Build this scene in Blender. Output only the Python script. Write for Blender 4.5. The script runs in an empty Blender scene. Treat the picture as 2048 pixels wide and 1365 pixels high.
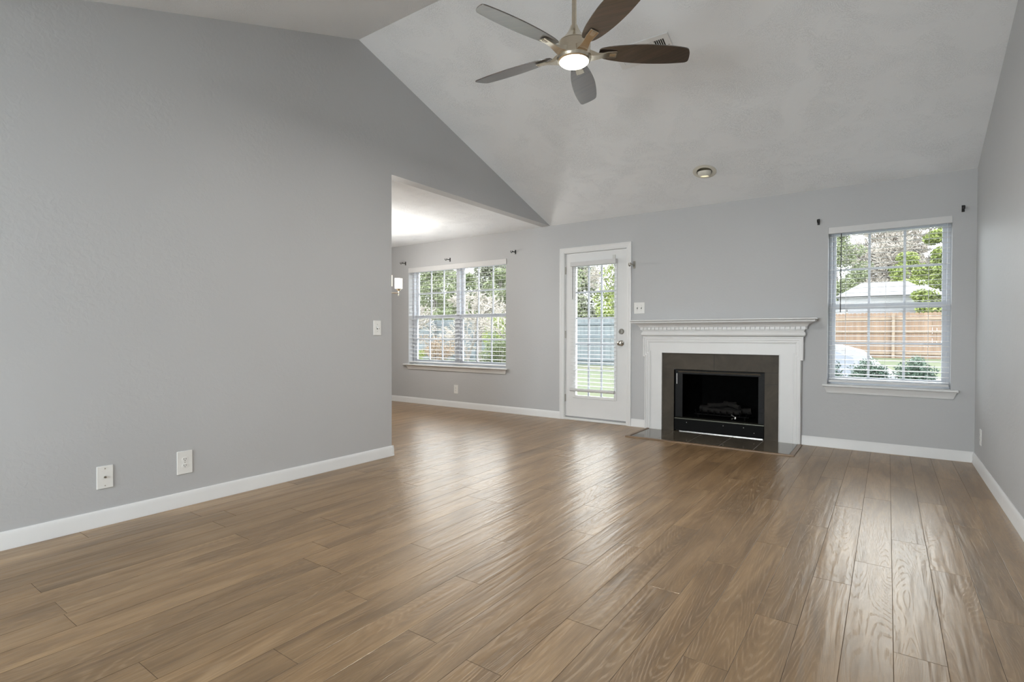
import bpy, bmesh, math, random
from mathutils import Vector, Matrix
from math import sin, cos, pi, radians

SC = bpy.context.scene
COL = SC.collection
random.seed(7)

# ---------------------------------------------------------------- camera
F, YAW, PITCH, ROLL, CH = 1063.86, 0.6151, -0.0119, 0.0021, 1.0556
cam_d = bpy.data.cameras.new('camera')
cam = bpy.data.objects.new('camera', cam_d)
COL.objects.link(cam)
cam_d.sensor_fit = 'HORIZONTAL'
cam_d.sensor_width = 36.0
cam_d.lens = 36.0 * F / 2048.0
cam_d.clip_start = 0.02
cam_d.clip_end = 300
_fw = Vector((-sin(YAW) * cos(PITCH), cos(YAW) * cos(PITCH), sin(PITCH)))
_r = Vector((cos(YAW), sin(YAW), 0))
_u = _r.cross(_fw)
_r2 = _r * cos(ROLL) + _u * sin(ROLL)
_u2 = -_r * sin(ROLL) + _u * cos(ROLL)
cam.matrix_world = Matrix(((_r2.x, _u2.x, -_fw.x, 0), (_r2.y, _u2.y, -_fw.y, 0), (_r2.z, _u2.z, -_fw.z, CH), (0, 0, 0, 1)))
SC.camera = cam

# ---------------------------------------------------------------- sky and exposure
W = bpy.data.worlds.new('overcast_sky')
SC.world = W
W.use_nodes = True
wn = W.node_tree
wn.nodes.clear()
wo = wn.nodes.new('ShaderNodeOutputWorld')
wb = wn.nodes.new('ShaderNodeBackground')
wtc = wn.nodes.new('ShaderNodeTexCoord')
wsx = wn.nodes.new('ShaderNodeSeparateXYZ')
wcr = wn.nodes.new('ShaderNodeValToRGB')
wcr.color_ramp.elements[0].position = 0.0
wcr.color_ramp.elements[0].color = (0.88, 0.92, 0.96, 1)
wcr.color_ramp.elements[1].position = 0.6
wcr.color_ramp.elements[1].color = (0.95, 0.97, 1.0, 1)
wn.links.new(wtc.outputs['Generated'], wsx.inputs[0])
wn.links.new(wsx.outputs['Z'], wcr.inputs[0])
wn.links.new(wcr.outputs[0], wb.inputs[0])
wn.links.new(wb.outputs[0], wo.inputs[0])
wb.inputs[1].default_value = 7.0
W.cycles.sampling_method = 'MANUAL'
W.cycles.sample_map_resolution = 256

SC.view_settings.view_transform = 'Standard'
SC.view_settings.look = 'None'
SC.view_settings.gamma = 1.0
SC.view_settings.use_curve_mapping = False
SC.view_settings.exposure = 0.38
# fill light: area lamps added outside two invented windows behind the camera
for _loc, _rot, _w, _h, _e in (((-2.73, -2.95, 1.20), (radians(112), 0, 0), .98, 1.68, 90), ((-1.66, -2.95, 1.20), (radians(112), 0, 0), .98, 1.68, 90)):
    _l = bpy.data.lights.new('window_daylight', 'AREA'); _l.shape = 'RECTANGLE'; _l.size = _w; _l.size_y = _h
    _l.energy = _e; _l.color = (.925, .965, 1.0)
    _o = bpy.data.objects.new('window_daylight', _l); COL.objects.link(_o)
    _o.location = _loc; _o.rotation_euler = _rot
SC.cycles.max_bounces = 12
SC.cycles.diffuse_bounces = 6
SC.cycles.glossy_bounces = 4
SC.cycles.transparent_max_bounces = 12
SC.cycles.sample_clamp_indirect = 6.0
SC.cycles.use_denoising = True

# ---------------------------------------------------------------- room numbers (metres)
D = 5.8167          # back wall plane
XL, XR = -3.5196, 0.5945
YR, HR = 2.8226, 3.4431   # ridge
C = 2.44
SL = (HR - C) / (D - YR)
YE = 3.17           # end of the left wall (opening to dining area)
YN = -2.6           # near wall, behind the camera
XD = -7.7           # dining area far left
TB = 0.14           # back wall thickness
YF = YR - (HR - C) / SL   # where the near slope meets the flat ceiling behind the camera
def slope(y): return C + SL * (D - y) if y >= YR else max(C, HR - SL * (YR - y))

# ---------------------------------------------------------------- node helpers
def mat(name):
    m = bpy.data.materials.new(name)
    m.use_nodes = True
    nt = m.node_tree
    nt.nodes.clear()
    o = nt.nodes.new('ShaderNodeOutputMaterial')
    b = nt.nodes.new('ShaderNodeBsdfPrincipled')
    nt.links.new(b.outputs[0], o.inputs[0])
    return m, nt, b
def N(nt, t, **kw):
    n = nt.nodes.new(t)
    for k, v in kw.items():
        if k[0] == '_': setattr(n, k[1:], v)
        else: n.inputs[k.replace('_', ' ')].default_value = v
    return n
def L(nt, a, b): nt.links.new(a, b)
def ramp(nt, src, stops):
    r = nt.nodes.new('ShaderNodeValToRGB')
    e = r.color_ramp.elements
    while len(e) > 1: e.remove(e[-1])
    e[0].position = stops[0][0]; c = stops[0][1]; e[0].color = (*c, 1) if len(c) == 3 else c
    for p, c in stops[1:]:
        x = e.new(p); x.color = (*c, 1) if len(c) == 3 else c
    if src is not None: L(nt, src, r.inputs[0])
    return r
def coords(nt, scale=(1, 1, 1), kind='Object'):
    tc = nt.nodes.new('ShaderNodeTexCoord')
    mp = nt.nodes.new('ShaderNodeMapping')
    mp.inputs['Scale'].default_value = scale
    L(nt, tc.outputs[kind], mp.inputs['Vector'])
    return mp.outputs[0]
def bump(nt, b, h, strength=0.3, dist=0.01, prev=None):
    bp = nt.nodes.new('ShaderNodeBump')
    bp.inputs['Strength'].default_value = strength
    bp.inputs['Distance'].default_value = dist
    L(nt, h, bp.inputs['Height'])
    if prev is not None: L(nt, prev, bp.inputs['Normal'])
    L(nt, bp.outputs[0], b.inputs['Normal'])
    return bp.outputs[0]
def simple(name, col, rough=0.5, metal=0.0, var=0.06, nscale=8.0, bstr=0.0, bscale=60, spec=0.5, scale=(1, 1, 1)):
    m, nt, b = mat(name)
    v = coords(nt, scale)
    n = N(nt, 'ShaderNodeTexNoise', Scale=nscale, Detail=4.0)
    L(nt, v, n.inputs['Vector'])
    lo = tuple(c * (1 - var) for c in col); hi = tuple(min(1, c * (1 + var)) for c in col)
    r = ramp(nt, n.outputs['Fac'], [(0.3, lo), (0.7, hi)])
    L(nt, r.outputs[0], b.inputs['Base Color'])
    b.inputs['Roughness'].default_value = rough
    b.inputs['Metallic'].default_value = metal
    b.inputs['Specular IOR Level'].default_value = spec
    if bstr:
        n2 = N(nt, 'ShaderNodeTexNoise', Scale=bscale, Detail=3.0)
        L(nt, v, n2.inputs['Vector'])
        bump(nt, b, n2.outputs['Fac'], bstr, 0.003)
    return m
def emis(name, col, strength):
    m, nt, b = mat(name)
    b.inputs['Base Color'].default_value = (0.9, 0.9, 0.88, 1)
    b.inputs['Emission Color'].default_value = (*col, 1)
    b.inputs['Emission Strength'].default_value = strength
    b.inputs['Roughness'].default_value = 0.4
    return m

# painted walls: light grey with orange-peel roller texture
M_wall, nt, b = mat('grey_wall_paint')
v = coords(nt)
n = N(nt, 'ShaderNodeTexNoise', Scale=0.8, Detail=2.0); L(nt, v, n.inputs['Vector'])
r = ramp(nt, n.outputs['Fac'], [(0.3, (0.495, 0.502, 0.510)), (0.7, (0.525, 0.532, 0.540))])
L(nt, r.outputs[0], b.inputs['Base Color'])
b.inputs['Roughness'].default_value = 0.55
b.inputs['Specular IOR Level'].default_value = 0.3
n1 = N(nt, 'ShaderNodeTexNoise', Scale=38.0, Detail=4.0, Distortion=0.6); L(nt, v, n1.inputs['Vector'])
n2 = N(nt, 'ShaderNodeTexNoise', Scale=3.0, Detail=2.0); L(nt, v, n2.inputs['Vector'])
mk = ramp(nt, n2.outputs['Fac'], [(0.4, (0.25,) * 3), (0.65, (1,) * 3)])
n1c = N(nt, 'ShaderNodeMath', _operation='SUBTRACT'); L(nt, n1.outputs['Fac'], n1c.inputs[0]); n1c.inputs[1].default_value = .5
ml = N(nt, 'ShaderNodeMath', _operation='MULTIPLY'); L(nt, n1c.outputs[0], ml.inputs[0]); L(nt, mk.outputs[0], ml.inputs[1])
bump(nt, b, ml.outputs[0], 0.4, 0.005)

# stomped ceiling: brush fans of short ridges
M_ceil, nt, b = mat('stomped_ceiling_paint')
v = coords(nt)
b.inputs['Base Color'].default_value = (0.85, 0.875, 0.90, 1)
b.inputs['Roughness'].default_value = 0.7
b.inputs['Specular IOR Level'].default_value = 0.25
vo = N(nt, 'ShaderNodeTexVoronoi', Scale=4.5); L(nt, v, vo.inputs['Vector'])
sub = N(nt, 'ShaderNodeVectorMath', _operation='SUBTRACT'); L(nt, v, sub.inputs[0]); L(nt, vo.outputs['Position'], sub.inputs[1])
wv = N(nt, 'ShaderNodeTexWave', _wave_type='RINGS', _rings_direction='SPHERICAL', Scale=24.0, Distortion=9.0, Detail=3.0)
wv.inputs['Detail Scale'].default_value = 3.5
L(nt, sub.outputs[0], wv.inputs['Vector'])
n1 = N(nt, 'ShaderNodeTexNoise', Scale=45.0, Detail=5.0, Distortion=1.5); L(nt, v, n1.inputs['Vector'])
mm = N(nt, 'ShaderNodeMath', _operation='MULTIPLY'); L(nt, wv.outputs['Fac'], mm.inputs[0]); L(nt, n1.outputs['Fac'], mm.inputs[1])
rg = ramp(nt, mm.outputs[0], [(0.30, (0,) * 3), (0.50, (1,) * 3)])
n2 = N(nt, 'ShaderNodeTexNoise', Scale=3.4, Detail=3.0, Distortion=0.6); L(nt, v, n2.inputs['Vector'])
mk = ramp(nt, n2.outputs['Fac'], [(0.42, (0,) * 3), (0.68, (1,) * 3)])
ml = N(nt, 'ShaderNodeMath', _operation='MULTIPLY'); L(nt, rg.outputs[0], ml.inputs[0]); L(nt, mk.outputs[0], ml.inputs[1])
bump(nt, b, ml.outputs[0], 0.60, 0.0055)


M_trim = simple('white_trim_paint', (0.765, 0.77, 0.77), 0.38, var=0.02, nscale=3)
M_vinyl = simple('white_vinyl', (0.56, 0.58, 0.62), 0.4, var=0.02)
M_slat = simple('white_blind_slat', (0.66, 0.66, 0.66), 0.45, var=0.02)
M_plate = simple('white_switch_plastic', (0.82, 0.82, 0.80), 0.3, var=0.01)
M_slot = simple('dark_slot', (0.03, 0.03, 0.03), 0.5)
M_black = simple('black_iron', (0.004, 0.004, 0.004), 0.6, spec=0.12)
M_soot = simple('sooty_steel', (0.0025, 0.0025, 0.0026), 0.85, var=0.4, nscale=20, spec=0.06)
M_gunmetal = simple('dark_gunmetal', (0.006, 0.006, 0.0062), 0.5, metal=0.2, spec=0.25)
M_glint = simple('bare_steel', (0.55, 0.54, 0.52), 0.28, metal=1.0)
M_nickel = simple('brushed_nickel', (0.74, 0.67, 0.55), 0.24, metal=1.0, var=0.05, nscale=30, scale=(1, 1, 12))
M_knob = simple('satin_nickel_knob', (0.42, 0.40, 0.36), 0.28, metal=1.0)
M_grout = simple('pale_grout', (0.42, 0.40, 0.37), 0.8)
M_wand = simple('black_wand', (0.02, 0.02, 0.02), 0.4)
M_cord = simple('white_cord', (0.7, 0.7, 0.7), 0.7)

# dark slate-look tile, glossy on the hearth
def tile(name, rough, spec, k=1.0):
    m, nt, b = mat(name)
    v = coords(nt)
    n = N(nt, 'ShaderNodeTexNoise', Scale=3.0, Detail=8.0, Roughness=0.65, Distortion=1.2); L(nt, v, n.inputs['Vector'])
    r = ramp(nt, n.outputs['Fac'], [(0.3, (0.048 * k, 0.040 * k, 0.030 * k)), (0.55, (0.072 * k, 0.060 * k, 0.045 * k)), (0.72, (0.092 * k, 0.078 * k, 0.060 * k)), (0.84, (0.17, 0.155, 0.13))])
    L(nt, r.outputs[0], b.inputs['Base Color'])
    b.inputs['Roughness'].default_value = rough
    b.inputs['Specular IOR Level'].default_value = spec
    n2 = N(nt, 'ShaderNodeTexNoise', Scale=30.0, Detail=4.0); L(nt, v, n2.inputs['Vector'])
    bump(nt, b, n2.outputs['Fac'], 0.06, 0.002)
    if rough < .2: b.inputs['Specular Tint'].default_value = (1, .84, .66, 1)
    return m
M_tile = tile('dark_slate_tile', 0.5, .22)
M_htile = tile('glossy_hearth_tile', 0.09, .6, 1.5)

# dark walnut fan blades, lacquered
M_blade, nt, b = mat('dark_walnut_lacquer')
v = coords(nt, (2, 30, 1))
n = N(nt, 'ShaderNodeTexNoise', Scale=2.0, Detail=6.0, Distortion=0.6); L(nt, v, n.inputs['Vector'])
r = ramp(nt, n.outputs['Fac'], [(0.3, (0.022, 0.015, 0.011)), (0.7, (0.065, 0.040, 0.028))])
L(nt, r.outputs[0], b.inputs['Base Color'])
b.inputs['Roughness'].default_value = 0.30
b.inputs['Specular IOR Level'].default_value = 0.8
b.inputs['Coat Weight'].default_value = 1.0
b.inputs['Coat IOR'].default_value = 2.3
b.inputs['Coat Roughness'].default_value = 0.22

# clear glass pane: transparent with fresnel sheen
M_glass = bpy.data.materials.new('clear_glass'); M_glass.use_nodes = True
nt = M_glass.node_tree; nt.nodes.clear()
o_ = nt.nodes.new('ShaderNodeOutputMaterial'); mx = nt.nodes.new('ShaderNodeMixShader')
tr = nt.nodes.new('ShaderNodeBsdfTransparent'); gl = nt.nodes.new('ShaderNodeBsdfGlossy'); lw = nt.nodes.new('ShaderNodeLayerWeight'); lw.inputs[0].default_value = .5; pw = N(nt, 'ShaderNodeMath', _operation='POWER'); L(nt, lw.outputs['Facing'], pw.inputs[0]); pw.inputs[1].default_value = 5.0; fr = N(nt, 'ShaderNodeMapRange'); L(nt, pw.outputs[0], fr.inputs['Value']); fr.inputs['To Min'].default_value = .04
tr.inputs[0].default_value = (0.95, 0.97, 0.97, 1); gl.inputs['Roughness'].default_value = 0.02
L(nt, fr.outputs[0], mx.inputs[0]); L(nt, tr.outputs[0], mx.inputs[1]); L(nt, gl.outputs[0], mx.inputs[2]); L(nt, mx.outputs[0], o_.inputs[0])

# wire-brushed oak laminate planks
M_floor, nt, b = mat('brushed_oak_laminate')
tc = nt.nodes.new('ShaderNodeTexCoord')
at = N(nt, 'ShaderNodeAttribute', _attribute_name='plank_id')
off = N(nt, 'ShaderNodeVectorMath', _operation='SCALE'); off.inputs[0].default_value = (17.3, 41.7, 5.1); L(nt, at.outputs['Fac'], off.inputs['Scale'])
ad = N(nt, 'ShaderNodeVectorMath', _operation='ADD'); L(nt, tc.outputs['Object'], ad.inputs[0]); L(nt, off.outputs[0], ad.inputs[1])
def mp(scale):
    m_ = nt.nodes.new('ShaderNodeMapping'); m_.inputs['Scale'].default_value = scale
    L(nt, ad.outputs[0], m_.inputs['Vector']); return m_.outputs[0]
cn_ = N(nt, 'ShaderNodeTexNoise', Scale=4.6, Detail=1.2, Roughness=0.45, Distortion=0.35); L(nt, mp((1.0, 0.095, 1)), cn_.inputs['Vector'])
cm_ = N(nt, 'ShaderNodeMath', _operation='MULTIPLY'); L(nt, cn_.outputs['Fac'], cm_.inputs[0]); cm_.inputs[1].default_value = 170.0
jit = N(nt, 'ShaderNodeTexNoise', Scale=60.0, Detail=4.0); L(nt, mp((1.0, 0.18, 1)), jit.inputs['Vector'])
ja = N(nt, 'ShaderNodeMath', _operation='MULTIPLY_ADD'); L(nt, jit.outputs['Fac'], ja.inputs[0]); ja.inputs[1].default_value = 1.3; L(nt, cm_.outputs[0], ja.inputs[2])
grain = N(nt, 'ShaderNodeMath', _operation='PINGPONG'); L(nt, ja.outputs[0], grain.inputs[0]); grain.inputs[1].default_value = 1.0
fine = N(nt, 'ShaderNodeTexNoise', Scale=110.0, Detail=5.0, Roughness=0.7); L(nt, mp((1, 0.06, 1)), fine.inputs['Vector'])
broad = N(nt, 'ShaderNodeTexNoise', Scale=9.0, Detail=5.0, Distortion=0.8); L(nt, mp((1, 0.14, 1)), broad.inputs['Vector'])
rip = N(nt, 'ShaderNodeTexNoise', Scale=28.0, Detail=1.0, Distortion=0.4); L(nt, mp((1, 0.075, 1)), rip.inputs['Vector'])
lm = ramp(nt, grain.outputs[0], [(0.0, (1,) * 3), (0.20, (.8,) * 3), (0.36, (0,) * 3)])
brk = N(nt, 'ShaderNodeTexNoise', Scale=110.0, Detail=3.0, Roughness=0.6); L(nt, mp((1, 0.09, 1)), brk.inputs['Vector'])
bk = ramp(nt, brk.outputs['Fac'], [(0.44, (0,) * 3), (0.54, (1,) * 3)])
line = N(nt, 'ShaderNodeMath', _operation='MULTIPLY'); L(nt, lm.outputs[0], line.inputs[0]); L(nt, bk.outputs[0], line.inputs[1])
c1 = ramp(nt, broad.outputs['Fac'], [(0.28, (0.140, 0.080, 0.035)), (0.5, (0.235, 0.142, 0.066)), (0.72, (0.330, 0.212, 0.108))])
c2 = ramp(nt, grain.outputs[0], [(0.3, (1.0, 1.0, 1.0)), (1.0, (.86, .84, .82))])
c3 = ramp(nt, fine.outputs['Fac'], [(0.35, (0.80, 0.80, 0.80)), (0.65, (1.15, 1.15, 1.15))])
m1 = N(nt, 'ShaderNodeMix', _data_type='RGBA', _blend_type='MULTIPLY'); m1.inputs[0].default_value = 0.8
L(nt, c1.outputs[0], m1.inputs[6]); L(nt, c2.outputs[0], m1.inputs[7])
m2 = N(nt, 'ShaderNodeMix', _data_type='RGBA', _blend_type='MULTIPLY'); m2.inputs[0].default_value = 0.8
L(nt, m1.outputs[2], m2.inputs[6]); L(nt, c3.outputs[0], m2.inputs[7])
pv = N(nt, 'ShaderNodeTexWhiteNoise', _noise_dimensions='1D'); L(nt, at.outputs['Fac'], pv.inputs['W'])
pr_ = N(nt, 'ShaderNodeMapRange'); pr_.inputs['To Min'].default_value = 0.88; pr_.inputs['To Max'].default_value = 1.12
L(nt, pv.outputs['Value'], pr_.inputs['Value'])
m3 = N(nt, 'ShaderNodeVectorMath', _operation='SCALE'); L(nt, m2.outputs[2], m3.inputs[0]); L(nt, pr_.outputs[0], m3.inputs['Scale'])
m4 = N(nt, 'ShaderNodeMix', _data_type='RGBA'); lf_ = N(nt, 'ShaderNodeMath', _operation='MULTIPLY'); L(nt, line.outputs[0], lf_.inputs[0]); lf_.inputs[1].default_value = .24
L(nt, lf_.outputs[0], m4.inputs[0]); L(nt, m3.outputs[0], m4.inputs[6]); m4.inputs[7].default_value = (.46, .34, .23, 1)
ea = N(nt, 'ShaderNodeAttribute', _attribute_name='joint')
m5 = N(nt, 'ShaderNodeMix', _data_type='RGBA'); L(nt, ea.outputs['Fac'], m5.inputs[0]); L(nt, m4.outputs[2], m5.inputs[6]); m5.inputs[7].default_value = (.022, .014, .008, 1)
L(nt, m5.outputs[2], b.inputs['Base Color'])
rr_ = N(nt, 'ShaderNodeMapRange'); L(nt, line.outputs[0], rr_.inputs['Value']); rr_.inputs['To Min'].default_value = .30; rr_.inputs['To Max'].default_value = .42
er = N(nt, 'ShaderNodeMath', _operation='MAXIMUM'); L(nt, rr_.outputs[0], er.inputs[0]); L(nt, ea.outputs['Fac'], er.inputs[1])
L(nt, er.outputs[0], b.inputs['Roughness'])
es = N(nt, 'ShaderNodeMapRange'); L(nt, ea.outputs['Fac'], es.inputs['Value']); es.inputs['To Min'].default_value = .85; es.inputs['To Max'].default_value = .05
L(nt, es.outputs[0], b.inputs['Specular IOR Level'])
b.inputs['Roughness'].default_value = 0.31
b.inputs['Specular IOR Level'].default_value = 1.05
b.inputs['IOR'].default_value = 1.75
b.inputs['Specular Tint'].default_value = (1.0, .88, .72, 1)
p1 = bump(nt, b, rip.outputs['Fac'], 0.30, 0.009)
gh = ramp(nt, line.outputs[0], [(0.0, (1, 1, 1)), (0.8, (0, 0, 0))])
p2 = bump(nt, b, gh.outputs[0], 0.16, 0.0009, p1)
bump(nt, b, fine.outputs['Fac'], 0.12, 0.0012, p2)

# ---------------------------------------------------------------- mesh helpers
class MB:
    def __init__(s): s.v = []; s.f = []
    def add(s, vs, fs):
        o = len(s.v); s.v += [tuple(p) for p in vs]; s.f += [tuple(o + i for i in f) for f in fs]; return s
    def box(s, x0, x1, y0, y1, z0, z1):
        vs = [(x, y, z) for z in (z0, z1) for y in (y0, y1) for x in (x0, x1)]
        return s.add(vs, [(0, 2, 3, 1), (4, 5, 7, 6), (0, 1, 5, 4), (2, 6, 7, 3), (0, 4, 6, 2), (1, 3, 7, 5)])
    def obox(s, c, ax, ay, az):
        c, ax, ay, az = map(Vector, (c, ax, ay, az))
        vs = [c + ax * i + ay * j + az * k for k in (-1, 1) for j in (-1, 1) for i in (-1, 1)]
        return s.add(vs, [(0, 2, 3, 1), (4, 5, 7, 6), (0, 1, 5, 4), (2, 6, 7, 3), (0, 4, 6, 2), (1, 3, 7, 5)])
    def lathe(s, prof, c=(0, 0, 0), axis='Z', n=32, caps=True):
        cx, cy, cz = c; vs = []
        for r, h in prof:
            for i in range(n):
                a = 2 * pi * i / n
                if axis == 'Z': vs.append((cx + r * cos(a), cy + r * sin(a), cz + h))
                elif axis == 'Y': vs.append((cx + r * cos(a), cy + h, cz + r * sin(a)))
                else: vs.append((cx + h, cy + r * cos(a), cz + r * sin(a)))
        fs = []
        for k in range(len(prof) - 1):
            for i in range(n):
                j = (i + 1) % n
                fs.append((k * n + i, k * n + j, (k + 1) * n + j, (k + 1) * n + i))
        if caps:
            fs.append(tuple(range(n - 1, -1, -1))); m = (len(prof) - 1) * n; fs.append(tuple(m + i for i in range(n)))
        return s.add(vs, fs)
    def tube(s, pts, r, n=8, r1=None):
        pts = [Vector(p) for p in pts]; vs = []; m = len(pts)
        up = Vector((0, 0, 1))
        for k, p in enumerate(pts):
            t = (pts[min(k + 1, m - 1)] - pts[max(k - 1, 0)]).normalized()
            a = t.cross(up if abs(t.dot(up)) < 0.95 else Vector((1, 0, 0))).normalized(); b_ = t.cross(a)
            rr = r if r1 is None else r + (r1 - r) * k / (m - 1)
            for i in range(n):
                g = 2 * pi * i / n
                vs.append(p + a * (rr * cos(g)) + b_ * (rr * sin(g)))
        fs = []
        for k in range(m - 1):
            for i in range(n):
                j = (i + 1) % n
                fs.append((k * n + i, k * n + j, (k + 1) * n + j, (k + 1) * n + i))
        fs.append(tuple(range(n - 1, -1, -1))); fs.append(tuple((m - 1) * n + i for i in range(n)))
        return s.add(vs, fs)
    def prism(s, poly, axis, a, b_):
        def P(u, w, t):
            return {'X': (t, u, w), 'Y': (u, t, w), 'Z': (u, w, t)}[axis]
        n = len(poly)
        vs = [P(u, w, a) for u, w in poly] + [P(u, w, b_) for u, w in poly]
        fs = [tuple(range(n)), tuple(range(2 * n - 1, n - 1, -1))] + [(i, (i + 1) % n, n + (i + 1) % n, n + i) for i in range(n)]
        return s.add(vs, fs)
    def build(s, name, m, parent=None, smooth=False, bevel=0.0, kind=None, origin=None):
        me = bpy.data.meshes.new(name)
        vs = s.v
        if origin is not None: vs = [(x - origin[0], y - origin[1], z - origin[2]) for x, y, z in vs]
        me.from_pydata(vs, [], s.f)
        bm = bmesh.new(); bm.from_mesh(me); bmesh.ops.recalc_face_normals(bm, faces=bm.faces); bm.to_mesh(me); bm.free()
        me.materials.append(m)
        if smooth:
            me.polygons.foreach_set('use_smooth', [True] * len(me.polygons))
            me.set_sharp_from_angle(angle=radians(38))
        o = bpy.data.objects.new(name, me); COL.objects.link(o)
        if parent is not None: o.parent = parent
        elif origin is not None: o.location = origin
        if bevel:
            md = o.modifiers.new('bevel', 'BEVEL'); md.width = bevel; md.segments = 2; md.limit_method = 'ANGLE'; md.angle_limit = radians(35)
        if kind: o['kind'] = kind
        return o
def empty(name, loc=(0, 0, 0), label=None, cat=None, group=None, kind=None):
    o = bpy.data.objects.new(name, None); COL.objects.link(o); o.location = loc
    o.empty_display_size = 0.1
    if label: o['label'] = label
    if cat: o['category'] = cat
    if group: o['group'] = group
    if kind: o['kind'] = kind
    return o
def tag(o, label, cat, group=None):
    o['label'] = label; o['category'] = cat
    if group: o['group'] = group
    return o

def wall_grid(x0, x1, z0, z1, y0, y1, holes):
    """wall slab in XZ with rectangular holes, one clean shell"""
    xs = sorted({x0, x1, *[h[0] for h in holes], *[h[1] for h in holes]})
    zs = sorted({z0, z1, *[h[2] for h in holes], *[h[3] for h in holes]})
    def solid(i, k):
        if i < 0 or k < 0 or i >= len(xs) - 1 or k >= len(zs) - 1: return False
        cx, cz = (xs[i] + xs[i + 1]) / 2, (zs[k] + zs[k + 1]) / 2
        return not any(h[0] < cx < h[1] and h[2] < cz < h[3] for h in holes)
    idx = {}; vs = []; fs = []
    def V(x, y, z):
        if (x, y, z) not in idx: idx[(x, y, z)] = len(vs); vs.append((x, y, z))
        return idx[(x, y, z)]
    for i in range(len(xs) - 1):
        for k in range(len(zs) - 1):
            if not solid(i, k): continue
            a, b_, c, d = xs[i], xs[i + 1], zs[k], zs[k + 1]
            fs.append((V(a, y0, c), V(b_, y0, c), V(b_, y0, d), V(a, y0, d)))
            fs.append((V(a, y1, c), V(a, y1, d), V(b_, y1, d), V(b_, y1, c)))
            if not solid(i - 1, k): fs.append((V(a, y0, c), V(a, y0, d), V(a, y1, d), V(a, y1, c)))
            if not solid(i + 1, k): fs.append((V(b_, y0, c), V(b_, y1, c), V(b_, y1, d), V(b_, y0, d)))
            if not solid(i, k - 1): fs.append((V(a, y0, c), V(a, y1, c), V(b_, y1, c), V(b_, y0, c)))
            if not solid(i, k + 1): fs.append((V(a, y0, d), V(b_, y0, d), V(b_, y1, d), V(a, y1, d)))
    m = MB(); m.add(vs, fs); return m

# ---------------------------------------------------------------- floor planks
def floor():
    w, LP = 0.1415, 1.195
    ph = {0: .979, -1: .562, 1: .65, -2: .26, -3: .975, -4: .55, -5: .16, -6: .96, -7: .53, -8: .12, -9: .985, -10: .133, -11: .553, -12: .986, -13: .188, -14: .695, 2: .25, 3: .99}
    vs = []; fs = []; ids = []; jt = []
    rnd = random.Random(3)
    k0 = int(math.floor((XD - 0.024) / w)) - 1
    k = k0
    while 0.024 + k * w < XR + 0.1:
        x0 = max(0.024 + k * w, XD - 0.1); x1 = min(0.024 + (k + 1) * w, XR + 0.1)
        if x1 - x0 > 0.002:
            p = ph.get(k, rnd.choice([.98, .56, .15, .26, .67, .80, .40]) + rnd.uniform(-.02, .02))
            y = p - 2 * LP
            while y < D + 0.14:
                a, b_ = max(y, YN - 0.1), min(y + LP, D + 0.14)
                y += LP
                if b_ - a < 0.004: continue
                g, dz = 0.0013, 0.0006
                o = len(vs)
                vs += [(x0, a, -dz), (x1, a, -dz), (x1, b_, -dz), (x0, b_, -dz),
                       (x0 + g, a + g, 0), (x1 - g, a + g, 0), (x1 - g, b_ - g, 0), (x0 + g, b_ - g, 0)]
                fs += [(o + 4, o + 5, o + 6, o + 7), (o, o + 1, o + 5, o + 4), (o + 1, o + 2, o + 6, o + 5), (o + 2, o + 3, o + 7, o + 6), (o + 3, o, o + 4, o + 7)]
                ids += [rnd.random()] * 8; jt += [1.0] * 4 + [0.0] * 4
        k += 1
    o = len(vs)
    X0, X1, Y0, Y1 = XD - 0.1, XR + 0.1, YN - 0.1, D + 0.14
    vs += [(X0, Y0, -.0017), (X1, Y0, -.0017), (X1, Y1, -.0017), (X0, Y1, -.0017), (X0, Y0, -.12), (X1, Y0, -.12), (X1, Y1, -.12), (X0, Y1, -.12)]
    fs += [(o, o + 1, o + 2, o + 3), (o + 7, o + 6, o + 5, o + 4), (o, o + 4, o + 5, o + 1), (o + 1, o + 5, o + 6, o + 2), (o + 2, o + 6, o + 7, o + 3), (o + 3, o + 7, o + 4, o)]
    ids += [0.5] * 8; jt += [1.0] * 8
    me = bpy.data.meshes.new('floor'); me.from_pydata(vs, [], fs); me.update()
    a = me.attributes.new('plank_id', 'FLOAT', 'POINT'); a.data.foreach_set('value', ids)
    a = me.attributes.new('joint', 'FLOAT', 'POINT'); a.data.foreach_set('value', jt)
    me.materials.append(M_floor)
    ob = bpy.data.objects.new('floor', me); COL.objects.link(ob); ob['kind'] = 'structure'
floor()

# ---------------------------------------------------------------- shell
WL = (-6.073, -4.212, 0.570, 2.083)     # dining window opening
WR = (-0.466, 0.438, 0.566, 2.070)      # right window opening
DR = (-3.300, -2.474, -0.30, 2.074)     # door opening
FB = (-1.930, -0.990, -0.30, 0.690)     # firebox opening
wall_grid(XD - .12, XR + .12, -0.30, C, D, D + TB, [WL, WR, DR, FB]).build('wall_back', M_wall, kind='structure')
YS = C  # spring height
nz = slope(YN - .14)
MB().prism([(YN - .14, -.3), (YE, -.3), (YE, C), (D, C), (YR, HR), (YF, C), (YN - .14, nz)], 'X', XL - .12, XL).build('wall_left', M_wall, kind='structure')
MB().prism([(YN - .14, -.3), (D, -.3), (D, C), (YR, HR), (YF, C), (YN - .14, nz)], 'X', XR, XR + .12).build('wall_right', M_wall, kind='structure')
WN_ADDED = [(-3.23, -2.23, 0.35, 2.05), (-2.16, -1.16, 0.35, 2.05)]  # invented window openings, added behind the camera to brighten the room
wall_grid(XL, XR, -0.30, slope(YN - .14), YN - .14, YN, WN_ADDED).build('wall_near', M_wall, kind='structure')
t = .16
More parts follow.
